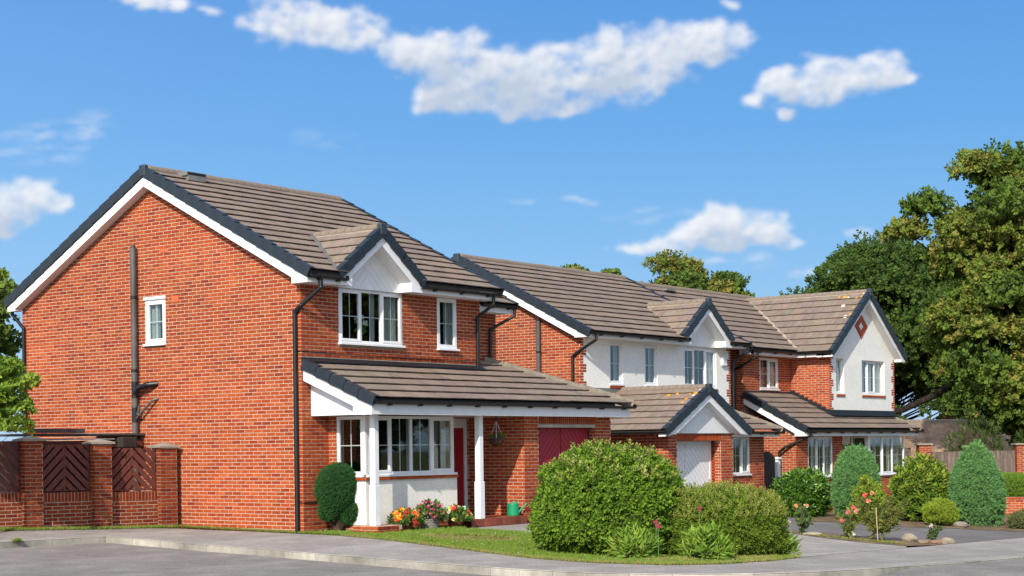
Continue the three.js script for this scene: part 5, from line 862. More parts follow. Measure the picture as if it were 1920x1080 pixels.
// ---------------------------------------------------------------- trees
{
  const at = (x, y, z) => V(x, y, z);
  tree('sycamore_tree', 'tall sycamore with yellowing seed clusters above the timber fence', { seed: 5, base: at(43.2, -1.2, -.9), c: at(43.2, 7.3, -.9), r: V(3.7, 6.0, 3.9), clumps: 165, cr: 1.1, per: 200, minY: -.95, tr: .42, leaf: sycamoreLeaf, pal: [[.13, .20, .022], [.10, .165, .018], [.075, .13, .014]], alt: [[.17, .23, .028], [.20, .24, .035], [.13, .2, .02], YL], altShare: .4, group: 'trees behind the houses',
    boughs: [[[42.7, 4.2, -1.6, .26], [42.9, 4.4, -3.6, .19], [42.6, 3.6, -5.2, .15], [42.1, 3.0, -6.4, .13], [41.6, 2.8, -7.4, .10]]], extra: [[40.6, 11.2, -4.6, .8], [40.2, 10.2, -5.2, .7], [41.5, 12.8, -2.8, .8], [41.9, 2.2, -1.9, .9], [42.6, 1.6, -.6, 1.0], [43.4, 1.4, .3, 1.0], [42.2, 3.0, -1.2, 1.0], [42.8, 2.6, -.4, 1.1], [41.4, 3.4, -3.0, .8]] });
  tree('sycamore_tree', 'dark broad sycamore directly behind the rendered gable', { seed: 8, base: at(62.3, -1.2, -16.0), c: at(62.3, 7.0, -16.0), r: V(5.2, 5.2, 5.2), clumps: 145, cr: 1.3, per: 200, tr: .4, leaf: sycamoreLeaf, pal: [G2, G4, G2, G1], alt: [G1, YL], altShare: .12, group: 'trees behind the houses', extra: [[59.4, 8.6, -19.6, 1.4], [58.9, 8.2, -20.4, 1.2], [58.4, 8.3, -21.0, 1.0], [57.6, 8.5, -21.9, .8], [59.2, 7.2, -19.4, 1.4], [60.0, 10.2, -18.4, 1.3]] });
  tree('garden_tree', 'leafy tree top with yellow tips rising over the middle roof', { seed: 12, base: at(44.7, -1.2, -19.0), c: at(44.7, 8.6, -19.0), r: V(1.75, 1.9, 1.75), clumps: 34, cr: .7, per: 150, tr: .2, leaf: sycamoreLeaf, pal: [G1, G2, G3], alt: [G3, YL], altShare: .4, group: 'trees behind the houses' });
  tree('garden_tree', 'small rounded tree top just beyond the middle roof ridge', { seed: 13, base: at(46.2, -1.2, -17.3), c: at(46.2, 8.7, -17.3), r: V(1.0, 1.0, 1.0), clumps: 16, cr: .5, per: 130, tr: .15, leaf: sycamoreLeaf, pal: [G1, G2], alt: [G3, YL], altShare: .3, group: 'trees behind the houses' });
  tree('garden_tree', 'tip of a tree barely showing above the middle roof ridge', { seed: 14, base: at(37.6, -1.2, -20.1), c: at(37.6, 9.2, -20.1), r: V(.85, .75, .85), clumps: 12, cr: .36, per: 90, tr: .12, leaf: sycamoreLeaf, pal: [G1, G3], alt: [YL, G3], altShare: .4, group: 'trees behind the houses', extra: [[38.6, 9.25, -18.8, .25]] });
  tree('garden_tree', 'dark tree behind the gable corner above the chevron fence', { seed: 15, base: at(.6, 0, -12.4), c: at(.6, 5.0, -12.4), r: V(1.25, 1.9, 1.25), clumps: 26, cr: .5, per: 90, tr: .14, leaf: sprig(7, .16, .12, 1.1, 4, .16), pal: [G2, G1, G4], alt: [G3], altShare: .3, group: 'trees beside the gable' });
  tree('street_tree', 'young light green street tree in front of the chevron fence', { seed: 16, base: at(-4.85, .1, -3.45), c: at(-4.95, 2.9, -3.8), r: V(.92, 1.2, .92), clumps: 36, cr: .28, per: 75, tr: .055, leaf: sprig(7, .085, .05, 1.1, 6, .1), pal: [[.14, .24, .02], [.19, .29, .028], [.24, .34, .035]], alt: [[.26, .35, .04]], altShare: .3, bark: M.bark, group: 'trees beside the gable', extra: [[-4.4, 2.9, -3.25, .2], [-4.3, 2.5, -3.15, .18], [-4.45, 3.3, -3.3, .16], [-4.35, 2.15, -3.2, .2], [-4.2, 3.0, -3.05, .12]] });
}
{ // a low building and garden growth beyond the boundary fence
  const R = thing('bungalow', 'low building with a wide pinkish brown tiled roof behind the boundary fence', 'house', [51.5, -1.2, -8]), U = V(2.3, 0, 2.97).normalize(), N = U.clone().cross(Y), O = V(48.2, 0, -11.3), f = { O, U, N };
  const pts = [[-3.2, .2], [0, 2.65], [3.2, .2]], wallM = mesh('wall', fbox(f, 0, 14, -1.3, .3, -6, -.4), M.mortar, R);
  const rg = new THREE.BufferGeometry(), P = (u, v, n) => inFrame(f, u, v, n), q = (a, b, c, d) => [a, b, c, a, c, d].flatMap((p) => [p.x, p.y, p.z]); rg.setAttribute('position', new THREE.Float32BufferAttribute([...q(P(-.3, .1, 0), P(14.3, .1, 0), P(14.3, 2.65, -3.2), P(-.3, 2.65, -3.2)), ...q(P(-.3, 2.65, -3.2), P(14.3, 2.65, -3.2), P(14.3, .1, -6.4), P(-.3, .1, -6.4))], 3)); rg.computeVertexNormals();
  const roof = mesh('roof', rg, std(lin(.42, .30, .24), .95, { map: texGround }), R);
  ridgeTiles(roof, P(-.3, 2.67, -3.2), P(14.3, 2.67, -3.2), { r: .12 });
  const C = thing('far_house', 'distant house roof with a brick chimney beyond the low building', 'house', [62.6, -1.2, -12.3]); mesh('wall', box(60, 66, -1.2, 2.0, -15.5, -11), M.mortar, C); mesh('roof', exZY([[-15.8, 1.9], [-13.25, 2.75], [-10.7, 1.9]], 59.8, 66.2), M.ridge, C); mesh('chimney', box(62.2, 63.1, 2.4, 3.65, -13.2, -12.6), std(lin(.30, .09, .05), .9), C);
}
// ---------------------------------------------------------------- shrubs
function shrub(name, label, category, o) {     // dome-shaped body of leaves over a few stems
  const R = thing(name, label, category, [o.at[0], o.at[1], o.at[2]], o.group), r = rng(o.seed), c = V(o.at[0], o.at[1] + (o.cy ?? .42) * o.h, o.at[2]), lf = lump(o.seed, o.amp ?? .14, o.freq ?? 2.2), up = o.h * (1 - (o.cy ?? .42)), dn = o.h * (o.cy ?? .42) * 1.05, items = [];
  const sh = o.shape || ((d) => { const k = lf(d), s = o.boxy ? Math.pow(Math.pow(Math.abs(d.x), o.boxy) + Math.pow(Math.abs(d.y), o.boxy) + Math.pow(Math.abs(d.z), o.boxy), -1 / o.boxy) : 1; return { x: o.w * k * s, y: (d.y > 0 ? up : dn) * k * s, z: (o.d ?? o.w) * k * s }; });
  items.push(...shellItems(r, o.n, c, sh, o.pal, { depth: o.depth ?? .22, pow: 1.7, jit: o.jit ?? .5, upw: o.upw ?? .3, s0: .75, s1: .6, floor: o.at[1] - .02, minY: o.minY ?? -.9 }));
  if (o.tips) for (const it of shellItems(r, o.tips.n, c, (d) => { const q = sh(d); return { x: q.x * 1.03, y: q.y * 1.04, z: q.z * 1.03 }; }, o.tips.pal, { depth: .03, jit: .35, upw: o.tips.up ?? .7, minY: o.tips.minY ?? .0, s0: .8, s1: .7 })) items.push(it);
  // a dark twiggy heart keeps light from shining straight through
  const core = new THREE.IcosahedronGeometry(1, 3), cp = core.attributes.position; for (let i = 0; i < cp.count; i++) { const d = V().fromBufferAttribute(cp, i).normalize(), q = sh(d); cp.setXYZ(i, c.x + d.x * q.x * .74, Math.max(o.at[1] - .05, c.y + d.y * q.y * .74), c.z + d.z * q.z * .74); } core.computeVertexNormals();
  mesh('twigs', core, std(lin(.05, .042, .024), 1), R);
  const st = []; for (let i = 0; i < 5; i++) { const a = i * 1.26, b = V(o.at[0] + Math.cos(a) * o.w * .15, o.at[1] - .1, o.at[2] + Math.sin(a) * o.w * .15); st.push(rod(b, V(o.at[0] + Math.cos(a) * o.w * .4, o.at[1] + o.h * .5, o.at[2] + Math.sin(a) * o.w * .4), .025, 6, .012)); } mesh('stems', st, M.bark, R);
  foliage('foliage', R, o.leaf, o.mat || leafMat, items); return R;
}
const gy = (x, z) => ground(x, z);
const viewTurn = (dx, dz) => [dx * .611 + dz * .791, dx * .791 - dz * .611];   // sideways / away from the road corner
shrub('broad_leaf_bush', 'large rounded deep green bush on the lawn corner', 'bush', { seed: 31, at: [-.08, gy(-.08, 7.4) - .02, 7.4], h: 1.80, w: 1.21, d: 1.21, boxy: 2.35, cy: .36, n: 16000, leaf: smallLeaf, depth: .26, amp: .11, freq: 5.5, jit: .85, upw: .15, pal: [[.15, .265, .014], [.11, .205, .012], [.20, .315, .02], [.075, .145, .010]], tips: { n: 170, pal: [[.32, .33, .09], [.27, .32, .05]], minY: .5, up: 1.2 } });
shrub('clipped_bush', 'smaller olive green clipped bush beside the large bush', 'bush', { seed: 32, at: [.95, gy(.95, 8.95) - .02, 8.95], h: 1.14, w: 1.02, d: .98, boxy: 3.1, cy: .40, n: 20000, leaf: privet, depth: .2, amp: .11, freq: 5, jit: .85, upw: .1, pal: [[.17, .265, .02], [.135, .22, .016], [.22, .30, .026], [.10, .17, .012]], tips: { n: 700, pal: [[.32, .32, .07], [.27, .30, .05]], minY: .3 } });
const fern = (x, z, h, w, seed, n, label) => shrub('leafy_plant', label, 'plant', { seed, at: [x, gy(x, z), z], h, w, cy: .3, n, leaf: longLeaf, depth: .7, amp: .3, jit: .35, upw: .8, pal: [[.17, .30, .025], [.24, .36, .035], [.11, .22, .022], [.28, .36, .05]] });
fern(-1.15, 8.6, .36, .30, 41, 170, 'bright green leafy plant at the foot of the large bush');
fern(-.70, 9.7, .44, .33, 42, 190, 'bright green leafy plant in front of the olive bush');
fern(1.75, 9.6, .34, .26, 43, 120, 'low light green weed at the end of the olive bush');
{ // red valerian heads
  const r = rng(3); for (const [x, z, y, l] of [[-.35, 9.35, .62, 'pink flower head rising in front of the olive bush'], [-.95, 8.9, .42, 'pink flower head between the two big bushes'], [-1.2, 9.1, .36, 'small pink flower head low between the two big bushes']]) { const R = thing('wild_flower', l, 'flower', [x, gy(x, z), z]), it = []; mesh('stem', rod(V(x, gy(x, z), z), V(x, y, z), .006, 5), std(lin(.1, .2, .05), .8), R); for (let i = 0; i < 18; i++) it.push({ p: V(x + (r() - .5) * .045, y + (r() - .5) * .04, z + (r() - .5) * .045), n: dirRand(r), t: 0, s: .22 + .15 * r(), c: [.55, .05, .13] }); foliage('petals', R, smallLeaf, petalMat, it); }
}
// clipped conifers
const cyp = (o) => { const prof = o.prof; return (d) => { const lf = lump(o.seed, .15, 8)(d); const el = Math.asin(clamp(d.y, -1, 1)) / (Math.PI / 2); const q = interp(prof, el) * lf; return { x: o.w * q, y: o.w * q, z: o.w * q }; }; };
function conifer(label, at, h, w, seed, pal, n, pw) {
  let norm = 0; for (let y = -.99; y < 1; y += .02) norm = Math.max(norm, Math.pow((1 - y) / 2, pw) * Math.pow((1 + y) / 2, .14)); norm = 1 / norm;
  const ratio = h / 2 / w, prof = []; for (let i = -20; i <= 20; i++) { const el = i / 20 * Math.PI / 2, c = Math.cos(el), s = Math.sin(el); let lo = 0, hi = 4; for (let k = 0; k < 30; k++) { const m = (lo + hi) / 2, yy = m * s / ratio, rr = m * c, lim = yy > .999 || yy < -.999 ? 0 : Math.pow(clamp((1 - yy) / 2), pw) * Math.pow(clamp((1 + yy) / 2), .14) * norm; if (Math.abs(yy) < 1 && rr < lim) lo = m; else hi = m; } prof.push([i / 20, lo]); }
  return shrub('clipped_conifer', label, 'conifer', { seed, at, h, w, cy: .5, n, leaf: needles, mat: needleMat, depth: .14, jit: .6, upw: .5, pal, shape: cyp({ prof, w, seed }), group: undefined });
}
const blueGreen = [[.15, .31, .10], [.11, .25, .08], [.19, .37, .115], [.13, .28, .088]];
conifer('tall blue green conifer clipped to a flat-topped cone before the brick porch', [19.0, -.47, 2.7], 1.96, .61, 51, blueGreen, 10000, .34);
conifer('broad blue green conifer with a pointed tip in front of the timber fence', [19.1, -.6, 6.15], 2.16, .69, 52, blueGreen, 11500, .5);
shrub('camellia_bush', 'glossy dark green round camellia bush beside the dark gate', 'bush', { seed: 61, at: [19.5, -.47, .75], h: 1.25, w: .80, d: .72, boxy: 2.3, cy: .45, n: 2600, leaf: glossy, mat: glossMat, depth: .3, amp: .14, jit: .8, upw: .2, pal: [[.06, .15, .010], [.045, .115, .009], [.09, .2, .014]], tips: { n: 60, pal: [[.14, .26, .03]], minY: .2 } });
shrub('golden_bush', 'loose yellow green shrub with upright shoots between the conifers', 'bush', { seed: 62, at: [19.2, -.52, 4.55], h: 1.62, w: .76, d: .7, boxy: 2.2, cy: .40, n: 1900, leaf: glossy, depth: .4, amp: .22, freq: 3, jit: .4, upw: .8, pal: [[.15, .245, .015], [.11, .195, .013], [.19, .275, .02], [.075, .14, .010]], tips: { n: 130, pal: [[.24, .30, .03]], minY: .1 } });
shrub('golden_juniper', 'low golden green juniper at the edge of the dark driveway', 'bush', { seed: 63, at: [17.7, -.53, 5.7], h: .60, w: .42, cy: .3, n: 2600, leaf: needles, mat: needleMat, depth: .35, amp: .28, freq: 2.6, upw: .9, pal: [[.24, .33, .03], [.18, .26, .026], [.29, .36, .04]] });
shrub('ground_cover', 'low spreading grey green shrub below the retaining wall', 'bush', { seed: 64, at: [18.7, -.62, 7.75], h: .42, w: .62, d: .5, cy: .3, n: 2600, leaf: privet, depth: .3, amp: .2, pal: [[.16, .18, .06], [.12, .15, .045], [.20, .21, .07]] });
shrub('clipped_hedge', 'bright green rounded hedge on the low retaining wall', 'hedge', { seed: 65, at: [27.6, -.12, 3.55], h: .68, w: 1.25, d: 1.25, boxy: 3, cy: .3, n: 9000, leaf: privet, depth: .15, amp: .06, pal: [[.15, .28, .02], [.12, .235, .018], [.19, .31, .025]] });
shrub('wispy_shrub', 'dark feathery shrub rising behind the timber fence', 'bush', { seed: 66, at: [39.2, -1.0, -2.0], h: 3.6, w: 1.3, cy: .35, n: 1500, leaf: longLeaf, depth: .9, amp: .3, upw: .9, pal: [[.07, .11, .02], [.05, .085, .018], [.10, .14, .03]] });
shrub('wispy_shrub', 'dark shrub under the tall sycamore behind the fence', 'bush', { seed: 67, at: [41.0, -1.0, .2], h: 3.2, w: 1.6, cy: .4, n: 2600, leaf: longLeaf, depth: .6, amp: .3, upw: .6, pal: [[.045, .08, .015], [.06, .10, .018]] });
shrub('garden_hedge', 'mixed green hedge closing the garden behind the chevron fence', 'hedge', { seed: 69, at: [-6.2, .1, -8.6], h: 2.7, w: 2.6, d: 1.6, cy: .45, boxy: 3, n: 4200, leaf: longLeaf, depth: .25, amp: .14, upw: .5, pal: [[.10, .18, .02], [.14, .22, .025], [.07, .13, .016]] });
shrub('garden_hedge', 'bright green hedge top between the far house and the brick pillar', 'hedge', { seed: 68, at: [36.5, -.9, -5.2], h: 2.75, w: 1.3, cy: .5, boxy: 3, n: 1800, leaf: longLeaf, depth: .25, amp: .12, upw: .8, pal: [[.15, .25, .03], [.12, .2, .03]] });
for (const [x, z, h, w, s, lab, pal] of [[60.5, -16.6, 5.0, 2.0, 71, 'bluish green tree below the sycamore bough beyond the low building', [[.07, .13, .03], [.09, .15, .04]]], [64.5, -12.0, 4.6, 2.4, 72, 'yellow green hedge beyond the low brown roof', [[.20, .22, .04], [.16, .19, .035]]], [66.3, -9.4, 4.5, 2.0, 73, 'yellow green shrub beside the distant chimney', [[.22, .22, .04], [.15, .17, .03]]]]) shrub('distant_shrub', lab, 'bush', { seed: s, at: [x, -1.3, z], h, w, cy: .45, n: 1500, leaf: sprig(6, .22, .14, 1.1, s, .2), depth: .3, amp: .25, pal });
// cloud-pruned conifer by the bay
{
  const R = thing('pruned_conifer', 'cloud-pruned dark green conifer on a bare trunk beside the bay window', 'conifer', [.56, -.02, .42]), r = rng(81), items = [], cores = [];
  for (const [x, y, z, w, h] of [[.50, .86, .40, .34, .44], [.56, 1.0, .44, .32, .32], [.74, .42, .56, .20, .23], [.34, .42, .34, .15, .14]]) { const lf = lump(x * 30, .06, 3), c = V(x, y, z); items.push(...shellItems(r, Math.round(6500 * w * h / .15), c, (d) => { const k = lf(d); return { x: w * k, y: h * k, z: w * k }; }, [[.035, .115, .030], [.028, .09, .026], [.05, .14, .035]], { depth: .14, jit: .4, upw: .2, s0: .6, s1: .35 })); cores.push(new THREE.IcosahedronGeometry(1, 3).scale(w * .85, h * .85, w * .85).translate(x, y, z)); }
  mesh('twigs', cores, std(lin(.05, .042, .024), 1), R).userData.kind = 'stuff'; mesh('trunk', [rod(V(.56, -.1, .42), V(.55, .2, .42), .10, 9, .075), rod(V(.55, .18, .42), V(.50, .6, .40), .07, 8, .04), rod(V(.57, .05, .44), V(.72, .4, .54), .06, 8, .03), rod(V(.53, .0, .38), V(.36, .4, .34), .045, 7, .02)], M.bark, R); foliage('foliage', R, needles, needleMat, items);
}
// ---------------------------------------------------------------- pots, flowers, small things
function flowerPot(name, label, at, o) {
  const R = thing(name, label, 'flower pot', at, 'flower pots before the bay'), r = rng(o.seed), y = at[1], pr = o.pr ?? .17, ph = o.ph ?? .2;
  const pts = [[0, 0], [pr * .8, 0], [pr * .9, .02], [pr, ph - .03], [pr * 1.06, ph - .02], [pr * 1.06, ph], [pr * .92, ph], [pr * .88, ph - .05], [0, ph - .05]].map((p) => new THREE.Vector2(p[0], p[1]));
  mesh('pot', new THREE.LatheGeometry(pts, 20).translate(at[0], y, at[2]), o.potMat, R);
  if (o.basket) { const rows = []; for (let j = 0; j < 7; j++) for (let i = 0; i < 16; i++) { const a = (i + (j % 2) * .5) / 16 * 6.283, rr = lerp(pr * .86, pr * 1.04, j / 6); rows.push(new THREE.BoxGeometry(.055, .018, .02).rotateY(-a + Math.PI / 2).translate(at[0] + Math.cos(a) * rr, y + .015 + j * ph / 7.2, at[2] + Math.sin(a) * rr)); } mesh('weave', rows, o.potMat, R).userData.kind = 'stuff'; }
  const leaves = [], blooms = []; for (let i = 0; i < (o.leaves ?? 150); i++) { const d = dirRand(r); d.y = Math.abs(d.y); leaves.push({ p: V(at[0] + d.x * o.w * r() ** .4, y + ph + d.y * o.h * .8 * r() ** .5, at[2] + d.z * o.w * r() ** .4), n: d.clone().addScaledVector(Y, .4).normalize(), t: r() * 6, s: .7 + .5 * r(), c: mixc([.07, .15, .02], [.15, .24, .04], r()) }); }
  for (const [n, c, s] of o.flowers) for (let i = 0; i < n; i++) { const d = dirRand(r); d.y = Math.abs(d.y); const p = V(at[0] + d.x * o.w + (c.dx ?? 0), y + ph + .02 + d.y * o.h, at[2] + d.z * o.w); for (let k = 0; k < 4; k++) blooms.push({ p: p.clone().add(V((r() - .5) * .03, (r() - .5) * .03, (r() - .5) * .03)), n: d.clone().lerp(dirRand(r), .5).normalize(), t: r() * 6, s: s * (.8 + .4 * r()), c: c.map((v) => v * (.85 + .3 * r())) }); }
  foliage('leaves', R, midLeaf, leafMat, leaves); foliage('blooms', R, sprig(7, .055, .05, 1.25, 33, .01), petalMat, blooms); return R;
}
const clay = std(lin(.30, .12, .06), .9, { map: texPatch }), wick = std(lin(.44, .41, .36), .95, { map: texPatch }), stoneMat = std(lin(.52, .47, .38), .95, { map: texPatch });
flowerPot('flower_pot', 'pot of orange and yellow blooms beside the bay plinth', [1.40, -.005, 1.45], { seed: 1, w: .30, h: .30, pr: .15, ph: .14, potMat: clay, leaves: 170, flowers: [[16, [.85, .22, .03], .9], [12, [.62, .05, .02], .9], [16, [.95, .62, .04], .95], [4, [.8, .78, .7], .8]] });
flowerPot('flower_basket', 'grey wicker basket of pink fuchsias under the bay window', [2.12, -.005, 1.48], { seed: 2, w: .31, h: .34, pr: .19, ph: .24, potMat: wick, basket: true, leaves: 220, flowers: [[30, [.58, .10, .20], .6], [18, [.78, .45, .50], .6]] });
flowerPot('flower_pot', 'pot of white, yellow and red begonias at the end of the bay', [2.86, -.005, 1.55], { seed: 3, w: .31, h: .27, pr: .16, ph: .15, potMat: clay, leaves: 170, flowers: [[14, [.88, .86, .66], .95], [12, [.92, .72, .22], .9], [9, [.75, .03, .04], 1.0]] });
flowerPot('stone_planter', 'pale stone planter with red geraniums beside the garage door', [5.55, -.02, 1.95], { seed: 4, w: .24, h: .22, pr: .22, ph: .34, potMat: stoneMat, leaves: 130, flowers: [[8, [.75, .05, .03], .9], [4, [.8, .75, .7], .8]] });
{ // hanging basket
  const R = thing('hanging_basket', 'brown wicker hanging basket on chains under the porch roof', 'hanging basket', [4.42, 1.7, 1.42]), r = rng(6), c = V(4.42, 1.84, 1.42), pts = []; for (let i = 0; i <= 8; i++) { const t = i / 8 * Math.PI / 2; pts.push(new THREE.Vector2(Math.sin(t) * .17, -Math.cos(t) * .16)); }
  mesh('basket', new THREE.LatheGeometry(pts, 18).translate(c.x, c.y, c.z), std(lin(.12, .07, .045), .9, { map: texWood, side: THREE.DoubleSide }), R); mesh('rim', new THREE.TorusGeometry(.17, .012, 6, 20).rotateX(Math.PI / 2).translate(c.x, c.y, c.z), M.darkWood, R);
  mesh('chain', [0, 1, 2].map((i) => { const a = i * 2.094 + .4; return rod(V(c.x + Math.cos(a) * .165, c.y, c.z + Math.sin(a) * .165), V(c.x, 2.22, c.z), .007, 5); }).flat(), std(lin(.5, .5, .48), .5), R); mesh('hook', [rod(V(c.x, 2.2, c.z), V(c.x, 2.34, c.z), .01, 6), ball(V(c.x, 2.24, c.z), .02)], M.black, R);
  const it = []; for (let i = 0; i < 40; i++) it.push({ p: V(c.x + (r() - .5) * .28, c.y + .01 + r() * .03, c.z + (r() - .5) * .28), n: dirRand(r).addScaledVector(Y, 1).normalize(), t: r() * 6, s: .5 + .4 * r(), c: mixc([.15, .16, .04], [.1, .18, .03], r()) }); foliage('leaves', R, midLeaf, leafMat, it);
}
{ // watering can
  const x = 5.0, y = .167, z = 1.4, mt = std(lin(.006, .25, .105), .38), R = thing('watering_can', 'green plastic watering can standing on the tiled porch step', 'watering can', [x, y, z]);
  const pts = [[0, 0], [.125, 0], [.132, .012], [.122, .25], [.128, .262], [.115, .268], [.06, .275], [0, .276]].map((p) => new THREE.Vector2(...p)); mesh('body', new THREE.LatheGeometry(pts, 24).translate(x, y, z), mt, R);
  const d = V(.611, 0, .791); mesh('spout', [rod(V(x, y + .05, z).addScaledVector(d, .10), V(x, y + .27, z).addScaledVector(d, .30), .028, 10, .014)], mt, R);
  const curve = new THREE.QuadraticBezierCurve3(V(x, y + .26, z).addScaledVector(d, -.05), V(x, y + .36, z).addScaledVector(d, .03), V(x, y + .25, z).addScaledVector(d, .11)); mesh('handle', new THREE.TubeGeometry(curve, 12, .014, 7), mt, R);
}
// ---------------------------------------------------------------- rose bed
function rose(label, x, z, h, w, seed, blooms, leaves, leafTone) {
  const R = thing('rose_bush', label, 'rose bush', [x, gy(x, z) + .02, z], 'rose bushes in the bed'), r = rng(seed), y = gy(x, z), st = [], it = [], fl = [];
  for (let i = 0; i < 7; i++) { const a = r() * 6.28, t = V(x + Math.cos(a) * w * (.3 + .7 * r()), y + h * (.55 + .45 * r()), z + Math.sin(a) * w * (.3 + .7 * r())); st.push(rod(V(x, y, z), t, .009, 5, .004)); for (let k = 0; k < leaves / 7; k++) { const q = .25 + .75 * r(); it.push({ p: V(x, y, z).lerp(t, q).add(V((r() - .5) * .12, (r() - .5) * .1, (r() - .5) * .12)), n: dirRand(r).addScaledVector(Y, .4).normalize(), t: r() * 6, s: .7 + .5 * r(), c: mixc(leafTone[0], leafTone[1], r()) }); } }
  mesh('stems', st, std(lin(.12, .13, .05), .8), R); foliage('leaves', R, midLeaf, leafMat, it);
  for (const [dx, dy, c, n] of blooms) for (let k = 0; k < n; k++) fl.push({ p: V(x + dx * .611 + (r() - .5) * .05, y + dy + (r() - .5) * .05, z + dx * .791 + (r() - .5) * .05), n: dirRand(r), t: r() * 6, s: .62 + .25 * r(), c: c.map((v) => v * (.85 + .3 * r())) });
  if (fl.length) foliage('blooms', R, sprig(7, .05, .048, 1.2, 34, .01), petalMat, fl); return R;
}
const lt = [[.07, .13, .03], [.13, .18, .05]], peach = [.85, .42, .18], coral = [.85, .16, .10], pink = [.82, .20, .22], pale = [.85, .70, .66];
rose('rose bush with peach blooms at the narrow end of the bed', 9.5, 6.05, .58, .3, 91, [[-.15, .62, peach, 9], [.06, .64, [.85, .52, .32], 7], [-.34, .30, pale, 5], [-.05, .22, pale, 6], [.12, .2, [.85, .8, .75], 5]], 80, lt);
rose('rose bush with white blooms low beside the tall rose', 9.7, 7.0, .48, .3, 92, [[.1, .12, [.85, .84, .78], 8], [.14, .07, [.85, .84, .78], 6], [-.1, .38, pink, 7]], 70, [[.11, .16, .03], [.2, .22, .05]]);
rose('tall rose bush with coral and pink blooms tied to a cane', 9.85, 7.75, .95, .55, 93, [[-.35, .98, coral, 12], [-.2, 1.02, [.9, .42, .22], 10], [-.28, .86, [.88, .3, .2], 12], [-.62, .72, pink, 8], [-.72, .62, pink, 14], [-.55, .63, [.8, .35, .3], 10]], 330, [[.10, .15, .025], [.22, .22, .045]]);
rose('single small rose with one pale pink bloom', 10.3, 8.72, .36, .1, 94, [[-.03, .36, pale, 6]], 34, lt);
shrub('golden_juniper', 'yellow green shrub rising behind the tall rose', 'bush', { seed: 95, at: [17.3, -.5, 3.9], h: 1.15, w: .42, cy: .4, n: 1100, leaf: midLeaf, depth: .5, amp: .3, upw: .8, pal: [[.22, .32, .03], [.17, .25, .022], [.27, .34, .04]] });
{ const R = thing('garden_cane', 'thin bamboo cane staking the tall rose', 'cane', [9.55, gy(9.55, 7.8), 7.8]); mesh('cane_rod', rod(V(9.55, gy(9.55, 7.8) - .02, 7.8), V(9.52, gy(9.55, 7.8) + .72, 7.78), .010, 6), std(lin(.5, .38, .2), .8), R); }
function stone(label, x, z, s, seed, c) { const g = new THREE.IcosahedronGeometry(1, 3), p = g.attributes.position; for (let i = 0; i < p.count; i++) { const d = V().fromBufferAttribute(p, i), k = .8 + .45 * fbm(d.x * 1.7 + seed * 9 + 20, d.y * 1.7 + d.z * 1.3 + 20, 4); p.setXYZ(i, d.x * s[0] * k, d.y * s[1] * k, d.z * s[2] * k); } g.computeVertexNormals(); g.translate(x, gy(x, z) + s[1] * .45, z); const m = mesh('garden_stone', g, std(lin(...c), .95, { map: texPatch }), null, { base: [x, gy(x, z), z] }); return tag(m, label, 'stone', 'stones edging the rose bed'); }
stone('pale angular stone beside the tall rose', 10.25, 8.2, [.14, .11, .17], 1, [.44, .37, .28]); stone('flat brown stone in front of the angular stone', 9.75, 8.75, [.12, .06, .14], 2, [.34, .25, .18]); stone('flat reddish stone near the end of the bed', 9.9, 8.95, [.14, .05, .2], 3, [.36, .22, .16]); stone('pale block stone at the end of the bed', 9.95, 9.2, [.12, .09, .16], 4, [.42, .35, .27]); stone('low pale stone at the narrow end of the bed', 9.35, 6.35, [.14, .05, .22], 5, [.45, .39, .3]);
stone('grey stone at the driveway edge under the broad conifer', 17.55, 6.35, [.2, .1, .2], 6, [.3, .26, .22]); stone('low grey stone under the yellow green shrub', 16.5, 4.9, [.3, .06, .2], 7, [.36, .33, .29]);
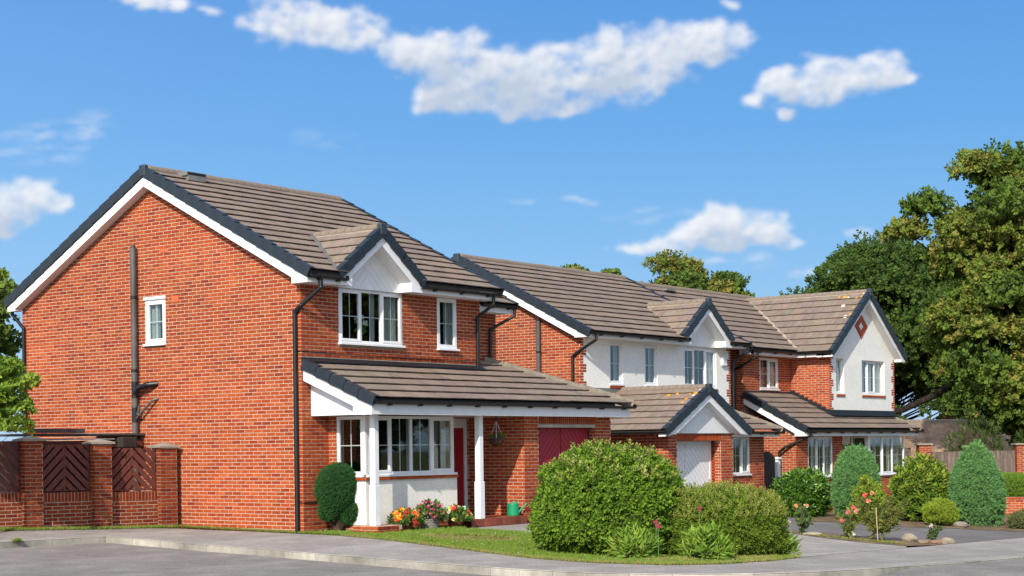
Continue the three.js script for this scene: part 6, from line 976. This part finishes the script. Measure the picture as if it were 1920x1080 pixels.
// ---------------------------------------------------------------- grass
{
  const r = rng(77), items = [], daisies = [], lawnPoly = [[-.12, .06], [-.30, 1.34], [-.93, 3.53], [-1.48, 5.47], [-2.17, 7.36], [-2.51, 8.85], [-2.32, 9.95], [-1.4, 10.33], [.21, 10.26], [1.76, 9.93], [2.36, 9.35], [2.47, 3.72], [2.47, 2.09], [3.0, 1.70], [2.9, 1.06], [.75, 1.06], [.70, .05]];
  const inside = (x, z) => { let c = false; for (let i = 0, j = lawnPoly.length - 1; i < lawnPoly.length; j = i++) { const a = lawnPoly[i], b = lawnPoly[j]; if ((a[1] > z) !== (b[1] > z) && x < (b[0] - a[0]) * (z - a[1]) / (b[1] - a[1]) + a[0]) c = !c; } return c; };
  const tuft = sprig(9, .055, .007, .5, 2, .005), blade = (x, z, s, dry) => items.push({ p: V(x, gy(x, z) - .006, z), n: V((r() - .5) * .5, 1, (r() - .5) * .5).normalize(), t: r() * 6, s, c: dry ? mixc([.36, .29, .12], [.28, .27, .08], r()) : mixc(mixc([.13, .235, .03], [.19, .30, .04], r()), [.28, .28, .07], r() * .35) });
  for (let i = 0; i < 26000; i++) { const x = -2.6 + r() * 5.7, z = r() * 10.4; if (!inside(x, z)) continue; const dp = Math.hypot((x - .55) / .62, (z - 3.85) / .85); if (dp < .95 && r() < .85) continue; blade(x, z, .6 + .6 * r(), dp < 1.2 && r() < .5); if (r() < .008) daisies.push({ p: V(x, gy(x, z) + .05, z), n: Y.clone(), t: r() * 6, s: .45, c: [.8, .8, .74] }); }
  const edge = (pts, n, s0, spread, dryShare) => { for (let i = 0; i < n; i++) { const k = Math.floor(r() * (pts.length - 1)), t = r(), a = pts[k], b = pts[k + 1]; blade(lerp(a[0], b[0], t) + (r() - .5) * spread, lerp(a[1], b[1], t) + (r() - .5) * spread, s0 + .5 * r(), r() < dryShare); } };
  edge([[-.05, .06], [-.05, -1.2], [-.06, -2.4], [-.1, -3.5]], 1100, .5, .12, .3); edge([[-.2, -3.50], [-1.8, -3.82], [-3.3, -4.08], [-4.9, -4.36]], 2200, .7, .34, .2); edge([[-.33, 1.34], [-.96, 3.53], [-1.51, 5.47], [-2.2, 7.36], [-2.54, 8.85], [-2.35, 9.98], [-1.42, 10.36], [.21, 10.29], [1.76, 9.96]], 2600, .6, .12, .6); edge([[-1.6, 9.2], [-.4, 10.0], [1.2, 9.9]], 900, 1.1, .5, .5);
  edge([[-5.0, -2.42], [-4.9, -2.45]], 40, .9, .12, .1); edge([[9.3, 6.2], [9.2, 7.4], [9.0, 8.6]], 120, .7, .3, .3);
  const R = thing('grass', 'short green lawn grass with dry tips along the pavement', 'grass', [0, 0, 4], undefined, 'stuff'); foliage('blades', R, tuft, needleMat, items); foliage('daisies', R, sprig(7, .03, .02, 1.4, 3, .001), petalMat, daisies);
}
// ---------------------------------------------------------------- the other side of the road, mirrored in the front windows
for (const [x, z, sc, t, lab] of [[22, 27, 1.0, 0, 'sycamore across the road mirrored in the bay window'], [36, 33, 1.15, 1.3, 'sycamore across the road mirrored in the upper windows'], [52, 40, 1.2, 2.4, 'sycamore far along the opposite side of the road'], [8, 25, .9, 3.6, 'smaller sycamore across the road by the corner']]) {
  const src = scene.children.find((o) => o.name === 'sycamore_tree'), c = src.clone(); c.name = numbered('sycamore_tree'); c.position.set(x, -.9, z); c.rotation.y = t; c.scale.setScalar(sc); tag(c, lab, 'tree', 'trees across the road'); scene.add(c);
}
renderer.render(scene, camera);
